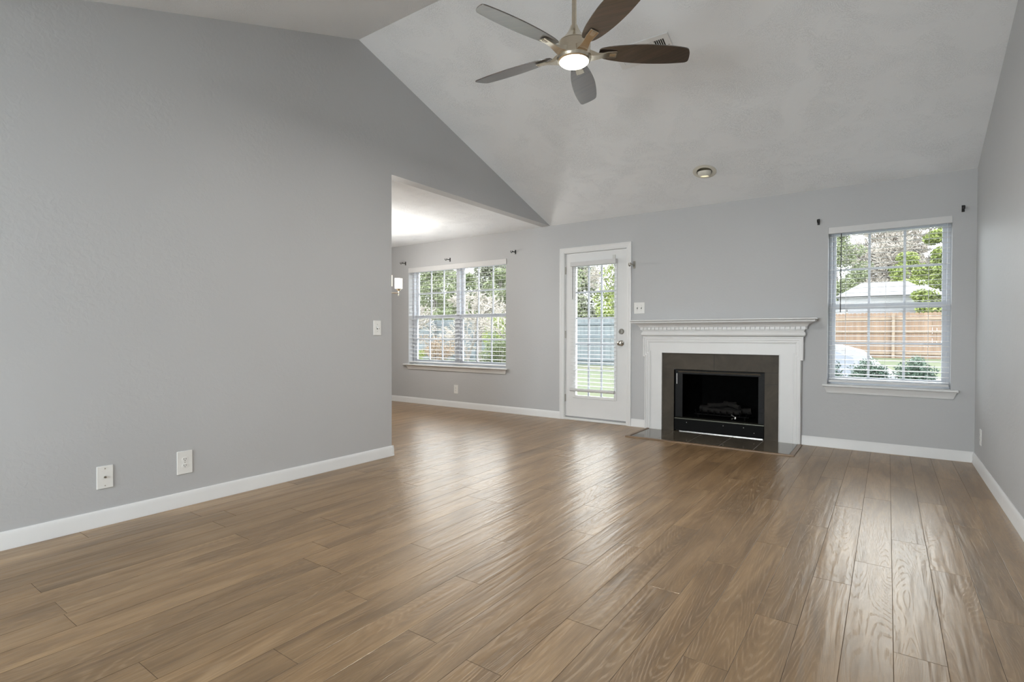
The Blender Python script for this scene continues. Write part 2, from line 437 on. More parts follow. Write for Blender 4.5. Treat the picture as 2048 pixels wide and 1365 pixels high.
MB().prism([(YN - .14, nz), (YF, C), (YR, HR), (D, C), (D + TB, C - SL * TB), (D + TB + .3, C - SL * (TB + .3)), (D + TB + .3, C - SL * (TB + .3) + t), (YR, HR + t), (YF, C + t), (YN - .14, nz + t)], 'X', XL - .12, XR + .12).build('ceiling', M_ceil, kind='structure')
MB().box(XD - .12, XL - .12, 1.0, D + TB + .02, C, C + .12).build('ceiling.001', M_ceil, kind='structure')
MB().box(XD - .12, XD, 1.0, D, -.3, C).build('wall_dining_left', M_wall, kind='structure')
MB().box(XD, XL - .12, .88, 1.0, -.3, C + .12).build('wall_dining_near', M_wall, kind='structure')

# baseboards: shaped profile (offset from wall, height)
BP = [(0, 0), (.017, 0), (.017, .010), (.014, .018), (.014, .062), (.011, .070), (.0095, .080), (.005, .088), (0, .088)]
def base_x(name, x0, x1, yw, sgn=-1):
    MB().prism([(yw + sgn * o, z) for o, z in BP], 'X', x0, x1).build(name, M_trim, kind='structure', smooth=True)
base_x('baseboard_back', XD, -3.368, D)
base_x('baseboard_back.001', -2.419, -2.252, D)
base_x('baseboard_back.002', -.674, XR, D)
bl = MB().prism([(XL + o, z) for o, z in BP], 'Y', YN, YE + .015)
bl.prism([(YE + o, z) for o, z in BP], 'X', XL - .135, XL + .015)
bl.build('baseboard_left', M_trim, kind='structure', smooth=True)
MB().prism([(XR - o, z) for o, z in BP], 'Y', YN, D - .0).build('baseboard_right', M_trim, kind='structure', smooth=True)

# ---------------------------------------------------------------- double-hung windows
def hung_unit(root, x0, x1, z0, z1, yf, zm0=1.30, zm1=1.352, fw_=.028, st=.030, mun=2, dirn=1):
    """frame, two sashes, glass for one opening; yf = front of frame, room on the -Y side (dirn=1)"""
    def Y(d): return yf + dirn * d
    def bx(m, a, b_, c, d, e, f_):
        m.box(a, b_, min(Y(c), Y(d)), max(Y(c), Y(d)), e, f_)
    fr_ = MB()
    bx(fr_, x0, x0 + fw_, 0, .09, z0, z1); bx(fr_, x1 - fw_, x1, 0, .09, z0, z1)
    bx(fr_, x0 + fw_, x1 - fw_, 0, .09, z1 - .03, z1); bx(fr_, x0 + fw_, x1 - fw_, 0, .09, z0, z0 + .025)
    fr_.build('window_frame', M_vinyl, root, bevel=.002)
    gx0, gx1 = x0 + fw_, x1 - fw_
    def sash(name, d0, d1, a, b_, top, bot):
        s = MB()
        bx(s, gx0, gx0 + st, d0, d1, a, b_); bx(s, gx1 - st, gx1, d0, d1, a, b_)
        bx(s, gx0 + st, gx1 - st, d0, d1, b_ - top, b_); bx(s, gx0 + st, gx1 - st, d0, d1, a, a + bot)
        u0, u1, w0, w1 = gx0 + st, gx1 - st, a + bot, b_ - top
        dm = (d0 + d1) / 2
        for k in range(1, mun + 1):
            x = u0 + (u1 - u0) * k / (mun + 1)
            bx(s, x - .010, x + .010, dm - .007, dm + .007, w0, w1)
        z = (w0 + w1) / 2
        for k in range(mun + 1):
            xa = u0 + (u1 - u0) * k / (mun + 1) + (.010 if k else 0); xb = u0 + (u1 - u0) * (k + 1) / (mun + 1) - (.010 if k < mun else 0)
            bx(s, xa, xb, dm - .007, dm + .007, z - .010, z + .010)
        so = s.build(name, M_vinyl, root)
        g = MB(); bx(g, u0, u1, dm - .0015, dm + .0015, w0, w1)
        g.build('glass_pane', M_glass, so)
        return so
    sash('upper_sash', .052, .080, zm0 + .004, z1 - .03, .030, .045)
    lo = sash('lower_sash', .018, .046, z0 + .025, zm1, .050, .042)
    for x in (gx0 + (gx1 - gx0) * .22, gx0 + (gx1 - gx0) * .76):
        k = MB(); bx(k, x - .022, x + .022, .006, .018, zm1 - .018, zm1 - .006); bx(k, x - .004, x + .018, .0, .006, zm1 - .016, zm1 - .009)
        k.build('sash_lock', M_vinyl, lo)
def stool(root, x0, x1, ztop, zap, ax0, ax1):
    s = MB()
    s.prism([(D - .001, ztop), (D - .045, ztop), (D - .052, ztop - .006), (D - .052, ztop - .014), (D - .044, ztop - .020), (D - .001, ztop - .020)], 'X', x0, x1)
    s.build('window_stool', M_trim, root, smooth=True)
    # crown-shaped apron whose ends slope inward
    prof = [(.001, 0.0), (.036, 0.0), (.030, .012), (.020, .030), (.013, .045), (.012, .058), (.001, .060)]
    vs = []; n = len(prof)
    for side in (0, 1):
        for o, dz in prof:
            ins = .0 + dz * .35
            x = (ax0 + ins) if side == 0 else (ax1 - ins)
            vs.append((x, D - o, ztop - .020 - dz))
    fs = [tuple(range(n)), tuple(range(2 * n - 1, n - 1, -1))] + [(i, (i + 1) % n, n + (i + 1) % n, n + i) for i in range(n)]
    MB().add(vs, fs).build('window_apron', M_trim, root, smooth=True)

w1 = empty('window_1', (0, 0, 0), kind='structure')
place_sill = MB().box(WL[0] + .001, WL[1] - .001, D + .0005, D + .0915, (WL[2] + .03) - .03, (WL[2] + .03) + .0004).build('window_sill', M_trim, w1)
hung_unit(w1, WL[0], -5.142, (WL[2] + .03) + .0005, WL[3], D + .092, fw_=.034, st=.040)
hung_unit(w1, -5.142, WL[1], (WL[2] + .03) + .0005, WL[3], D + .092, fw_=.034, st=.040)
stool(w1, -6.150, -4.160, .600, 0, -6.10, -4.19)
w2 = empty('window_2', (0, 0, 0), kind='structure')
MB().box(WR[0] + .001, WR[1] - .001, D + .0005, D + .0915, (WR[2] + .03) - .03, (WR[2] + .03) + .0004).build('window_sill', M_trim, w2)
hung_unit(w2, WR[0], WR[1], (WR[2] + .03) + .0005, WR[3], D + .092, fw_=.026, st=.030)
stool(w2, -.500, .486, .596, 0, -.488, .476)
for i, h in enumerate(WN_ADDED):
    w = empty('window_%d' % (3 + i), (0, 0, 0), kind='structure')  # unseen window, added to let the fill light in
    hung_unit(w, h[0], h[1], h[2], h[3], YN - .03, zm0=1.18, zm1=1.23, fw_=.04, st=.04, dirn=-1)

# ---------------------------------------------------------------- blinds
def slats(x0, x1, yc, ztop, zbot, pitch, width, tilt=0.0, thick=.0022):
    m = MB(); z = ztop; n = 0
    while z > zbot:
        hw = width / 2; c, s_ = cos(tilt), sin(tilt)
        P = []
        for u, w in ((-hw, 0), (-hw * .4, .0010), (hw * .4, .0010), (hw, 0)):
            P.append((yc + u * c - w * s_, z + u * s_ + w * c))
        poly = P + [(y, zz - thick) for y, zz in reversed(P)]
        m.prism(poly, 'X', x0, x1)
        z -= pitch; n += 1
    return m
# dining window blind
b1 = empty('window_blind', (-5.14, 5.86, 2.0), 'wide white slatted blind with slats open, in the double dining window', 'blind')
def place(mb, name, m, root, **kw):
    o = mb.build(name, m, None, **kw); o.parent = root; o.location = -root.location; return o
place(MB().box(WL[0] + .004, WL[1] + .012, D - .012, D + .004, 2.006, 2.080), 'valance', M_slat, b1, bevel=.003)
place(MB().box(WL[0] + .01, WL[1] - .01, D + .012, D + .062, 2.030, 2.075), 'headrail', M_slat, b1)
place(slats(WL[0] + .010, WL[1] - .010, D + .046, 1.985, .665, .0580, .050, radians(2)), 'slats', M_slat, b1)
place(MB().box(WL[0] + .010, WL[1] - .010, D + .022, D + .070, .622, .640), 'bottom_rail', M_slat, b1, bevel=.003)
for k in range(5):
    x = WL[0] + .12 + k * (WL[1] - WL[0] - .24) / 4
    m = MB().tube([(x, D + .0205, 2.03), (x, D + .0205, .63)], .0010, 5).tube([(x, D + .0715, 2.03), (x, D + .0715, .63)], .0010, 5)
    place(m, 'ladder_cord', M_cord, b1)
# right window blind
b2 = empty('window_blind', (0, 5.86, 2.0), 'white slatted blind with a black tilt wand, in the window right of the fireplace', 'blind')
place(MB().box(WR[0] + .002, WR[1] - .001, D - .012, D + .004, 2.008, 2.068), 'valance', M_slat, b2, bevel=.003)
place(MB().box(WR[0] + .008, WR[1] - .008, D + .012, D + .062, 2.022, 2.064), 'headrail', M_slat, b2)
place(slats(WR[0] + .010, WR[1] - .010, D + .046, 1.985, .650, .0445, .050, radians(3.5)), 'slats', M_slat, b2)
place(MB().box(WR[0] + .010, WR[1] - .010, D + .022, D + .070, .616, .636), 'bottom_rail', M_slat, b2, bevel=.003)
for x in (-.325, -.02, .285):
    m = MB().tube([(x, D + .0205, 2.03), (x, D + .0205, .62)], .0010, 5).tube([(x, D + .0715, 2.03), (x, D + .0715, .62)], .0010, 5)
    place(m, 'ladder_cord', M_cord, b2)
place(MB().tube([(-.362, D + .010, 2.005), (-.364, D + .008, 1.27)], .0040, 8), 'tilt_wand', M_wand, b2, smooth=True)
place(MB().tube([(-.313, D + .012, 2.005), (-.313, D + .012, 1.30)], .0008, 5).lathe([(.003, 0), (.006, .006), (.004, .022), (.001, .026)], (-.313, D + .012, 1.275), n=10), 'pull_cord', M_cord, b2)

# ---------------------------------------------------------------- glazed door
d1 = empty('door_1', (-2.887, D, 0), kind='structure')
SX0, SX1, SZ0, SZ1 = -3.292, -2.482, .030, 2.062
GX0, GX1, GZ0, GZ1 = -3.185, -2.604, .275, 1.925
yd0, yd1 = D + .012, D + .056
mdr = wall_grid(SX0, SX1, SZ0, SZ1, yd0, yd1, [(GX0 + .03, GX1 - .03, GZ0 + .03, GZ1 - .03)])
slab = place(mdr, 'door_slab', M_trim, d1)
def child(mb, name, m, par, **kw):
    """sub-part of a part whose own origin sits at the world origin"""
    return mb.build(name, m, par, **kw)
# raised lite frame
lf = MB()
for (a, b_, c, d) in ((GX0, GX0 + .035, GZ0, GZ1), (GX1 - .035, GX1, GZ0, GZ1), (GX0 + .035, GX1 - .035, GZ1 - .035, GZ1), (GX0 + .035, GX1 - .035, GZ0, GZ0 + .035)):
    lf.box(a, b_, yd0 - .010, yd0 + .006, c, d)
child(lf, 'lite_frame', M_trim, slab, bevel=.004)
g0, g1, h0, h1 = GX0 + .033, GX1 - .033, GZ0 + .033, GZ1 - .033
child(MB().box(g0, g1, yd0 + .020, yd0 + .024, h0, h1), 'glass_pane', M_glass, slab)
gm = MB()
for k in (1, 2):
    x = g0 + (g1 - g0) * k / 3; gm.box(x - .011, x + .011, yd0 + .006, yd0 + .019, h0, h1)
for k in range(1, 5):
    z = h0 + (h1 - h0) * k / 5
    for q in range(3):
        xa = g0 + (g1 - g0) * q / 3 + (.011 if q else 0); xb = g0 + (g1 - g0) * (q + 1) / 3 - (.011 if q < 2 else 0)
        gm.box(xa, xb, yd0 + .006, yd0 + .019, z - .010, z + .010)
child(gm, 'muntin_grid', M_vinyl, slab)
# casing with stepped profile
def casing(x0, x1, ztop, w, root):
    prof = [(0, .0), (0, .018), (.010, .020), (.018, .016), (.040, .013), (.050, .009), (w, .008), (w, 0)]
    vs = []; n = len(prof)
    for o, d in prof: vs.append((x0 + o, D - d, 0))
    for o, d in prof: vs.append((x0 + o, D - d, ztop - o))
    for o, d in prof: vs.append((x1 - o, D - d, ztop - o))
    for o, d in prof: vs.append((x1 - o, D - d, 0))
    fs = [(k * n + i, k * n + (i + 1) % n, (k + 1) * n + (i + 1) % n, (k + 1) * n + i) for k in range(3) for i in range(n)]
    fs += [tuple(range(n)), tuple(range(4 * n - 1, 3 * n - 1, -1))]
    place(MB().add(vs, fs), 'door_casing', M_trim, root)
casing(-3.366, -2.421, 2.132, .060, d1)
jm = MB().box(-3.300, SX0 - .003, D, D + .13, 0, 2.074).box(SX1 + .003, -2.474, D, D + .13, 0, 2.074).box(SX0 - .003, SX1 + .003, D, D + .13, 2.066, 2.074)
place(jm, 'door_jamb', M_trim, d1)
place(MB().box(-3.306, -2.468, D - .010, D + .13, .0005, .026), 'threshold', M_trim, d1, bevel=.003)
place(MB().box(SX0, SX1, yd0 - .004, yd0 - .0005, .031, .045), 'door_sweep', simple('grey_rubber_sweep', (.3, .3, .3), .6), d1)
for z in (1.855, 1.060, .268):
    h = MB().box(SX0 - .012, SX0 + .004, yd0 - .008, yd0 - .001, z - .045, z + .045).lathe([(.006, -.046), (.006, .046)], (SX0 - .003, yd0 - .008, z), n=12)
    child(h, 'hinge', M_knob, slab, smooth=True)
def rose(z, name):
    k = MB().lathe([(.033, 0), (.033, -.006), (.027, -.012), (.014, -.014), (.012, -.032), (.024, -.040), (.029, -.052), (.027, -.064), (.015, -.070), (.001, -.071)] if name == 'door_knob' else [(.033, 0), (.033, -.008), (.026, -.016), (.024, -.020), (.001, -.021)], (-2.548, yd0 - .0005, z), axis='Y', n=28, caps=False)
    if name != 'door_knob': k.box(-2.552, -2.544, yd0 - .036, yd0 - .020, z - .014, z + .014)
    child(k, name, M_knob, slab, smooth=True)
rose(.958, 'door_knob'); rose(1.095, 'deadbolt')
for z, hh in ((.958, .028), (1.095, .02)):
    child(MB().box(-2.4785, -2.474, D - .0, D + .014, z - hh, z + hh), 'strike_plate', M_knob, slab)
child(MB().box(-2.660, -2.625, yd0 - .012, yd0 - .0005, 1.945, 2.000), 'door_sensor', simple('pale_grey_sensor', (.62, .62, .60), .5), slab, bevel=.002)
# blind hung on the door
b3 = empty('window_blind', (-2.9, D, 1.9), 'narrow white slatted blind hanging on the glazed door', 'blind')
yb = yd0 - .042
place(MB().box(GX0 - .014, GX1 + .006, yb - .024, yd0 - .0105, 1.893, 1.945), 'valance', M_slat, b3, bevel=.003)
place(slats(GX0 - .010, GX1 - .002, yb, 1.870, .420, .0478, .046, radians(3)), 'slats', M_slat, b3)
place(MB().prism([(yb - .026, .372), (yb - .012, .360), (yb + .022, .360), (yb + .026, .390), (yb - .016, .400), (yb - .026, .392)], 'X', GX0 - .018, GX1 - .010), 'bottom_rail', M_slat, b3, bevel=.002)
for x in (GX0 + .045, GX1 - .045):
    place(MB().tube([(x, yb - .0245, 1.9), (x, yb - .0245, .39)], .0010, 5).tube([(x, yb + .0245, 1.9), (x, yb + .0245, .39)], .0010, 5), 'ladder_cord', M_cord, b3)
place(MB().tube([(GX0 + .028, yb - .032, 1.89), (GX0 + .028, yb - .034, 1.49)], .0042, 8), 'tilt_wand', simple('grey_wand', (.16, .16, .16), .4), b3, smooth=True)

# ---------------------------------------------------------------- fireplace
fp = empty('fireplace_mantel', (-1.462, D, 0), 'white painted wooden fireplace mantel with dentil moulding against the back wall', 'fireplace mantel')
ML, MR = -2.246, -.676
OL, OR_, OT = -2.052, -.869, .8625
bd = MB()
bd.prism([(ML, 0), (OL, 0), (OL, OT), (OR_, OT), (OR_, 0), (MR, 0), (MR, 1.05), (ML, 1.05)], 'Y', D - .028, D)
place(bd, 'surround_board', M_trim, fp, bevel=.002)
# inner bead round the opening
ib = MB()
for (a, b_, c, d) in ((OL - .004, OL + .004, 0, OT), (OR_ - .004, OR_ + .004, 0, OT), (OL - .004, OR_ + .004, OT - .004, OT + .004)):
    ib.box(a, b_, D - .034, D - .006, c, d)
place(ib, 'opening_bead', M_trim, fp, bevel=.002)
# eared architrave: stepped profile swept with mitred right-angle corners
pathL = [(ML + .004, 0, 1, 0), (ML + .004, .812, 1, 1), (ML - .016, .812, 1, 1), (ML - .016, 1.040, 1, -1)]
path = [(x, z, sx, sz) for x, z, sx, sz in pathL] + [((ML + MR) - x, z, -sx, sz) for x, z, sx, sz in reversed(pathL)]
prof = [(0, 0), (0, .046), (.004, .050), (.013, .050), (.016, .044), (.034, .044), (.038, .040), (.054, .040), (.057, .036), (.064, .036), (.067, .032), (.067, 0)]
vs = []; n = len(prof)
for x, z, sx, sz in path:
    for o, d in prof: vs.append((x + sx * o, D - d - (.0 if d == 0 else .0), z + sz * o))
fs = [(k * n + i, k * n + (i + 1) % n, (k + 1) * n + (i + 1) % n, (k + 1) * n + i) for k in range(len(path) - 1) for i in range(n)]
fs += [tuple(range(n)), tuple(range(len(path) * n - 1, (len(path) - 1) * n - 1, -1))]
place(MB().add(vs, fs), 'architrave', M_trim, fp)
# mouldings that return round both ends: profile of (overhang, height)
def ringed(prof_, name):
    vs = []; n = len(prof_)
    for o, z in prof_:
        vs += [(MR + o, D, z), (MR + o, D - .028 - o, z), (ML - o, D - .028 - o, z), (ML - o, D, z)]
    fs = []
    for k in range(n - 1):
        for j in range(3): fs.append((k * 4 + j, k * 4 + j + 1, (k + 1) * 4 + j + 1, (k + 1) * 4 + j))
        fs.append((k * 4 + 3, k * 4, (k + 1) * 4, (k + 1) * 4 + 3))
    fs += [(0, 1, 2, 3), tuple((n - 1) * 4 + i for i in (3, 2, 1, 0))]
    return place(MB().add(vs, fs), name, M_trim, fp, smooth=True)
ringed([(.010, 1.0405), (.024, 1.045), (.032, 1.056), (.034, 1.068), (.030, 1.082), (.022, 1.092), (.020, 1.098), (.026, 1.101), (.026, 1.108), (.030, 1.110)], 'frieze_moulding')
ringed([(.032, 1.1102), (.032, 1.140), (.050, 1.1405), (.052, 1.146), (.058, 1.156), (.070, 1.168), (.088, 1.178), (.106, 1.184), (.114, 1.186), (.114, 1.190)], 'crown_moulding')
ringed([(.118, 1.1902), (.122, 1.193), (.122, 1.199), (.118, 1.202), (.114, 1.204), (.128, 1.206), (.134, 1.211), (.134, 1.217), (.130, 1.2215)], 'mantel_shelf')
dn = MB()
nd = 37
xa, xb = ML - .044, MR + .044
for i in range(nd):
    x = xa + (xb - xa) * i / nd + .005
    dn.box(x, x + (xb - xa) / nd - .012, D - .028 - .046, D - .028 - .0325, 1.1135, 1.1385)
for s_, x in ((1, MR + .0325), (-1, ML - .0325)):
    y = D - .028 - .030
    dn.box(min(x, x + s_ * .0135), max(x, x + s_ * .0135), D - .050, D - .020, 1.1135, 1.1385)
place(dn, 'dentil_moulding', M_trim, fp)

# tile facing: individual tiles with dark joints
ts = empty('tile_facing', (-1.46, D, 0), 'dark grey slate-look tile facing around the firebox inside the white mantel', 'tile facing')
yt0, yt1 = D - .012, D - .0005
FX0, FX1, FZ = -1.918, -1.004, .680
JL, JR = .585, .560
def tl(a, b_, c, d): place(MB().box(a, b_, yt0, yt1, c, d), 'tile', M_tile, ts, bevel=.0012)
g = .0012
tl(OL + .0045, FX0, .002, JL - g); tl(OL + .0045, FX0, JL + g, FZ - g)
tl(FX1, OR_ - .0045, .002, JR - g); tl(FX1, OR_ - .0045, JR + g, FZ - g)
tl(OL + .0045, -1.492 - g, FZ + g, OT - .0045); tl(-1.492 + g, OR_ - .0045, FZ + g, OT - .0045)
place(MB().box(OL + .0045, FX0, yt0 + .003, yt1 + .0003, .003, OT - .006).box(FX1, OR_ - .0045, yt0 + .003, yt1 + .0003, .003, OT - .006).box(FX0, FX1, yt0 + .003, yt1 + .0003, FZ + .001, OT - .006), 'grout', M_slot, ts)

# firebox insert
fb = empty('firebox_insert', (-1.46, D + .2, 0), 'black metal firebox insert with gas logs set in the dark tile facing', 'fireplace insert')
fx0, fx1 = -1.916, -1.006
sh = MB()
ya, yb_, yc = D - .006, D + .12, D + .50
# shell walls: sides taper to the back
zt = .676
def quadbox(p0, p1, z0, z1, th):
    (x0_, y0_), (x1_, y1_) = p0, p1
    dx, dy = x1_ - x0_, y1_ - y0_; l = math.hypot(dx, dy); nx, ny = -dy / l * th, dx / l * th
    return [(x0_, y0_, z0), (x1_, y1_, z0), (x1_ + nx, y1_ + ny, z0), (x0_ + nx, y0_ + ny, z0), (x0_, y0_, z1), (x1_, y1_, z1), (x1_ + nx, y1_ + ny, z1), (x0_ + nx, y0_ + ny, z1)]
BF = [(0, 3, 2, 1), (4, 5, 6, 7), (0, 1, 5, 4), (1, 2, 6, 5), (2, 3, 7, 6), (3, 0, 4, 7)]
for p0, p1, th in (((fx0, ya), (fx0, yb_), -.004), ((fx0, yb_), (fx0 + .16, yc), .004), ((fx0 + .16, yc), (fx1 - .16, yc), .004), ((fx1 - .16, yc), (fx1, yb_), .004), ((fx1, yb_), (fx1, ya), .004)):
    sh.add(quadbox(p0, p1, .002, zt, th), BF)
sh.prism([(fx0, ya), (fx1, ya), (fx1, yb_), (fx1 - .16, yc), (fx0 + .16, yc), (fx0, yb_)], 'Z', .150, .154)
sh.prism([(fx0, ya + .1), (fx1, ya + .1), (fx1, yb_), (fx1 - .16, yc), (fx0 + .16, yc), (fx0, yb_)], 'Z', zt, zt + .004)
place(sh, 'firebox_shell', M_soot, fb)
fr2 = MB().box(fx0, fx0 + .085, D + .012, D + .022, .155, zt).box(fx1 - .060, fx1, D + .012, D + .022, .155, zt).box(fx0 + .085, fx1 - .060, D + .012, D + .022, zt - .045, zt)
place(fr2, 'front_frame', M_gunmetal, fb, bevel=.002)
hood = MB().prism([(D + .000, zt - .012), (D + .010, zt - .028), (D + .012, zt - .026), (D + .004, zt - .008)], 'X', fx0 + .04, fx1 - .04)
place(hood, 'hood_edge', M_glint, fb)
for k in range(9):
    lv = MB().box(fx1 - .048, fx1 - .010, D + .008, D + .0115, .25 + k * .045, .268 + k * .045)
    place(lv, 'side_louvre', M_gunmetal, fb)
pn = place(MB().box(fx0 + .002, fx1 - .002, D - .004, D + .010, .012, .135), 'lower_panel', M_black, fb, bevel=.003)
for x in (-1.78, -1.40, -1.20, -1.10):
    MB().lathe([(.004, 0), (.004, -.003), (.001, -.004)], (x, D - .004, .105 if x < -1.15 else .06), axis='Y', n=12, caps=False).build('screw', M_glint, pn, smooth=True)
place(MB().prism([(D - .004, .138), (D - .002, .150), (D + .020, .158), (D + .022, .152), (D + .004, .138)], 'X', fx0 + .004, fx1 - .004), 'hearth_lip', simple('worn_gunmetal', (.055, .055, .040), .4, metal=.5), fb)
place(MB().box(fx0 + .022, fx0 + .028, D + .002, D + .008, .520, .635), 'pull_handle', M_glint, fb)
place(MB().box(fx0 + .06, fx1 - .01, D - .016, D - .006, .006, .012), 'base_strip', M_glint, fb)
gr = MB()
for k in range(9):
    x = -1.72 + k * .065
    gr.tube([(x, D + .12, .24), (x, D + .14, .195), (x, D + .33, .195), (x, D + .36, .26)], .007, 6)
gr.tube([(-1.74, D + .15, .187), (-1.18, D + .15, .187)], .007, 6).tube([(-1.74, D + .32, .187), (-1.18, D + .32, .187)], .007, 6)
for x in (-1.70, -1.22):
    for y in (D + .15, D + .32): gr.tube([(x, y, .187), (x, y, .154)], .007, 6)
place(gr, 'log_grate', M_black, fb)
M_log = simple('charred_ceramic_log', (.007, .006, .005), .9, var=.5, nscale=30, bstr=.8, bscale=25)
for (p, q, r0) in (((-1.72, D + .30, .235), (-1.18, D + .28, .240), .038), ((-1.66, D + .20, .232), (-1.26, D + .19, .228), .030), ((-1.60, D + .17, .285), (-1.34, D + .30, .310), .026), ((-1.28, D + .18, .282), (-1.46, D + .29, .315), .024)):
    pts = [Vector(p).lerp(Vector(q), i / 6) + Vector((0, random.uniform(-.006, .006), random.uniform(-.006, .006))) for i in range(7)]
    place(MB().tube(pts, r0, 10, r0 * .8), 'gas_log', M_log, fb, smooth=True)
place(MB().tube([(-1.34, D + .10, .168), (-1.30, D + .09, .190), (-1.34, D + .085, .215)], .006, 8).lathe([(.012, -.01), (.012, .01)], (-1.30, D + .09, .185), n=10), 'gas_valve', M_glint, fb)

# hearth: flat glossy tile pad with wooden border
he = empty('hearth', (-1.44, 5.49, 0), 'flat dark glossy tile hearth with brown wooden border on the floor before the firebox', 'hearth')
HX0, HX1, HY0 = -2.205, -.660, 5.185
xs_ = [HX0 + .02, -1.895, -1.597, -1.302, -1.000, -.700]
ys_ = [HY0 + .02, D - .0135]
for i in range(len(xs_) - 1):
    place(MB().box(xs_[i] + .002, xs_[i + 1] - .002, ys_[0], ys_[1] if xs_[i] > OL - .1 and xs_[i + 1] < OR_ + .0 else D - .0, .0012, .0055) if 0 < i < 4 else MB().box(xs_[i] + .002, xs_[i + 1] - .002, ys_[0], D - .052, .0012, .0055), 'hearth_tile', M_htile, he)
place(MB().box(OL + .006, xs_[1] - .002, D - .052, D - .0135, .0012, .0055), 'hearth_tile', M_htile, he)
place(MB().box(xs_[4] + .002, OR_ - .006, D - .052, D - .0135, .0012, .0055), 'hearth_tile', M_htile, he)
place(MB().box(HX0 + .021, xs_[-1] - .002, ys_[0], D - .053, .0008, .0040), 'grout', M_grout, he)
M_border = simple('brown_wood_border', (.20, .13, .078), .38, var=.25, nscale=6, scale=(1, 14, 1))
pf = [(-.012, .0005), (-.008, .009), (.004, .012), (.018, .011), (.022, .0062), (.022, .0005)]
fm = MB().prism([(HY0 + o, z) for o, z in pf], 'X', HX0 - .012, HX1 + .004)
place(fm, 'border_strip', M_border, he, smooth=True)
place(MB().prism([(HX0 + o, z) for o, z in pf], 'Y', HY0 + .022, D - .052), 'border_strip', M_border, he, smooth=True)
place(MB().box(-.698, HX1, HY0 + .022, D - .055, .0008, .006), 'border_strip', M_border, he)

# ---------------------------------------------------------------- ceiling fan
FXc, FYc = -1.545, YR
fan = empty('ceiling_fan', (FXc, FYc, HR), 'brushed nickel ceiling fan with five dark walnut blades and a round lit light', 'ceiling fan')
cn = (FXc, FYc, 0)
place(MB().lathe([(.075, HR - .012), (.078, HR - .06), (.060, HR - .095), (.022, HR - .115)], cn, n=36), 'canopy', M_nickel, fan, smooth=True)
place(MB().lathe([(.0145, 2.87), (.0145, HR - .10)], cn, n=20), 'downrod', M_nickel, fan, smooth=True)
place(MB().lathe([(.018, 2.905), (.021, 2.899), (.028, 2.882), (.038, 2.862), (.053, 2.840), (.070, 2.821), (.085, 2.808), (.092, 2.801), (.092, 2.797)], cn, n=48), 'bell_cover', M_nickel, fan, smooth=True)
place(MB().lathe([(.088, 2.7968), (.095, 2.794), (.098, 2.786), (.096, 2.745), (.100, 2.722), (.104, 2.712), (.102, 2.704), (.100, 2.698), (.098, 2.690), (.089, 2.686)], cn, n=56), 'motor_housing', M_nickel, fan, smooth=True)
M_lamp = emis('frosted_lit_lens', (1.0, .93, .80), 9.0)
place(MB().lathe([(.087, 2.6925), (.087, 2.684), (.079, 2.677), (.052, 2.671), (.02, 2.669), (.001, 2.6687)], cn, n=48), 'light_lens', M_lamp, fan, smooth=True)
fl = bpy.data.lights.new('fan_light', 'AREA'); fl.shape = 'DISK'; fl.size = .16; fl.energy = 26; fl.color = (1, .96, .90)
flo = bpy.data.objects.new('fan_light', fl); COL.objects.link(flo); flo.parent = fan; flo.location = (0, 0, 2.660 - HR)
A0 = radians(-106.3)
for k in range(5):
    ang = A0 - k * 2 * pi / 5
    R_ = Matrix.Rotation(ang, 4, 'Z')
    T_ = Matrix.Translation((0, 0, 2.742 - HR)) @ R_
    # blade outline (local x outward)
    up_ = [(.150, .026), (.19, .048), (.26, .063), (.36, .074), (.47, .0775), (.58, .073), (.66, .064), (.690, .059), (.702, .051), (.706, .040)]
    dn_ = [(.702, .010), (.694, -.020), (.682, -.044), (.670, -.054), (.650, -.060), (.60, -.067), (.52, -.073), (.42, -.0755), (.30, -.066), (.20, -.049), (.150, -.026)]
    ctl = up_ + dn_
    pts = []
    for q in range(len(ctl)):
        p0, p1, p2, p3 = (Vector(ctl[(q + d_) % len(ctl)]) for d_ in (-1, 0, 1, 2))
        for t_ in ((0, .33, .67) if q not in (len(up_) + len(dn_) - 1,) else (0,)):
            v_ = .5 * ((2 * p1) + (p2 - p0) * t_ + (2 * p0 - 5 * p1 + 4 * p2 - p3) * t_ ** 2 + (3 * p1 - p0 - 3 * p2 + p3) * t_ ** 3)
            pts.append((v_.x, v_.y))
    mb_ = MB(); mb_.prism(pts, 'Z', .0, .006)
    P_ = Matrix.Rotation(radians(-13), 4, 'X')
    vs = [T_ @ P_ @ Vector(v_) for v_ in mb_.v]
    bl_ = MB(); bl_.add(vs, mb_.f)
    bo = bl_.build('fan_blade', M_blade, None, bevel=.0012); bo.parent = fan
    # bracket: curved arm from housing to a pad under the blade
    br = MB()
    sec = []
    for (x, z, hw, th) in ((.080, -.014, .036, .040), (.112, -.018, .033, .028), (.138, -.020, .026, .016), (.170, -.016, .021, .009), (.200, -.010, .024, .007), (.252, -.0065, .026, .0062), (.256, -.0060, .024, .0055)):
        sec += [(x, -hw, z - th / 2), (x, hw, z - th / 2), (x, hw, z + th / 2), (x, -hw, z + th / 2)]
    ff = []
    for q in range(6):
        for j in range(4): ff.append((q * 4 + j, q * 4 + (j + 1) % 4, (q + 1) * 4 + (j + 1) % 4, (q + 1) * 4 + j))
    ff += [(0, 3, 2, 1), (24, 25, 26, 27)]
    vs2 = [T_ @ (P_ @ Vector(v_)).lerp(Vector(v_), max(0, min(1, (.2 - v_[0]) / .08))) for v_ in sec]
    br.add(vs2, ff)
    rib = MB().box(.19, .252, -.012, .012, -.0125, -.0098)
    br.add([T_ @ P_ @ Vector(v_) for v_ in rib.v], rib.f)
    bk = br.build('blade_bracket', M_nickel, bo, bevel=.0015, smooth=True)

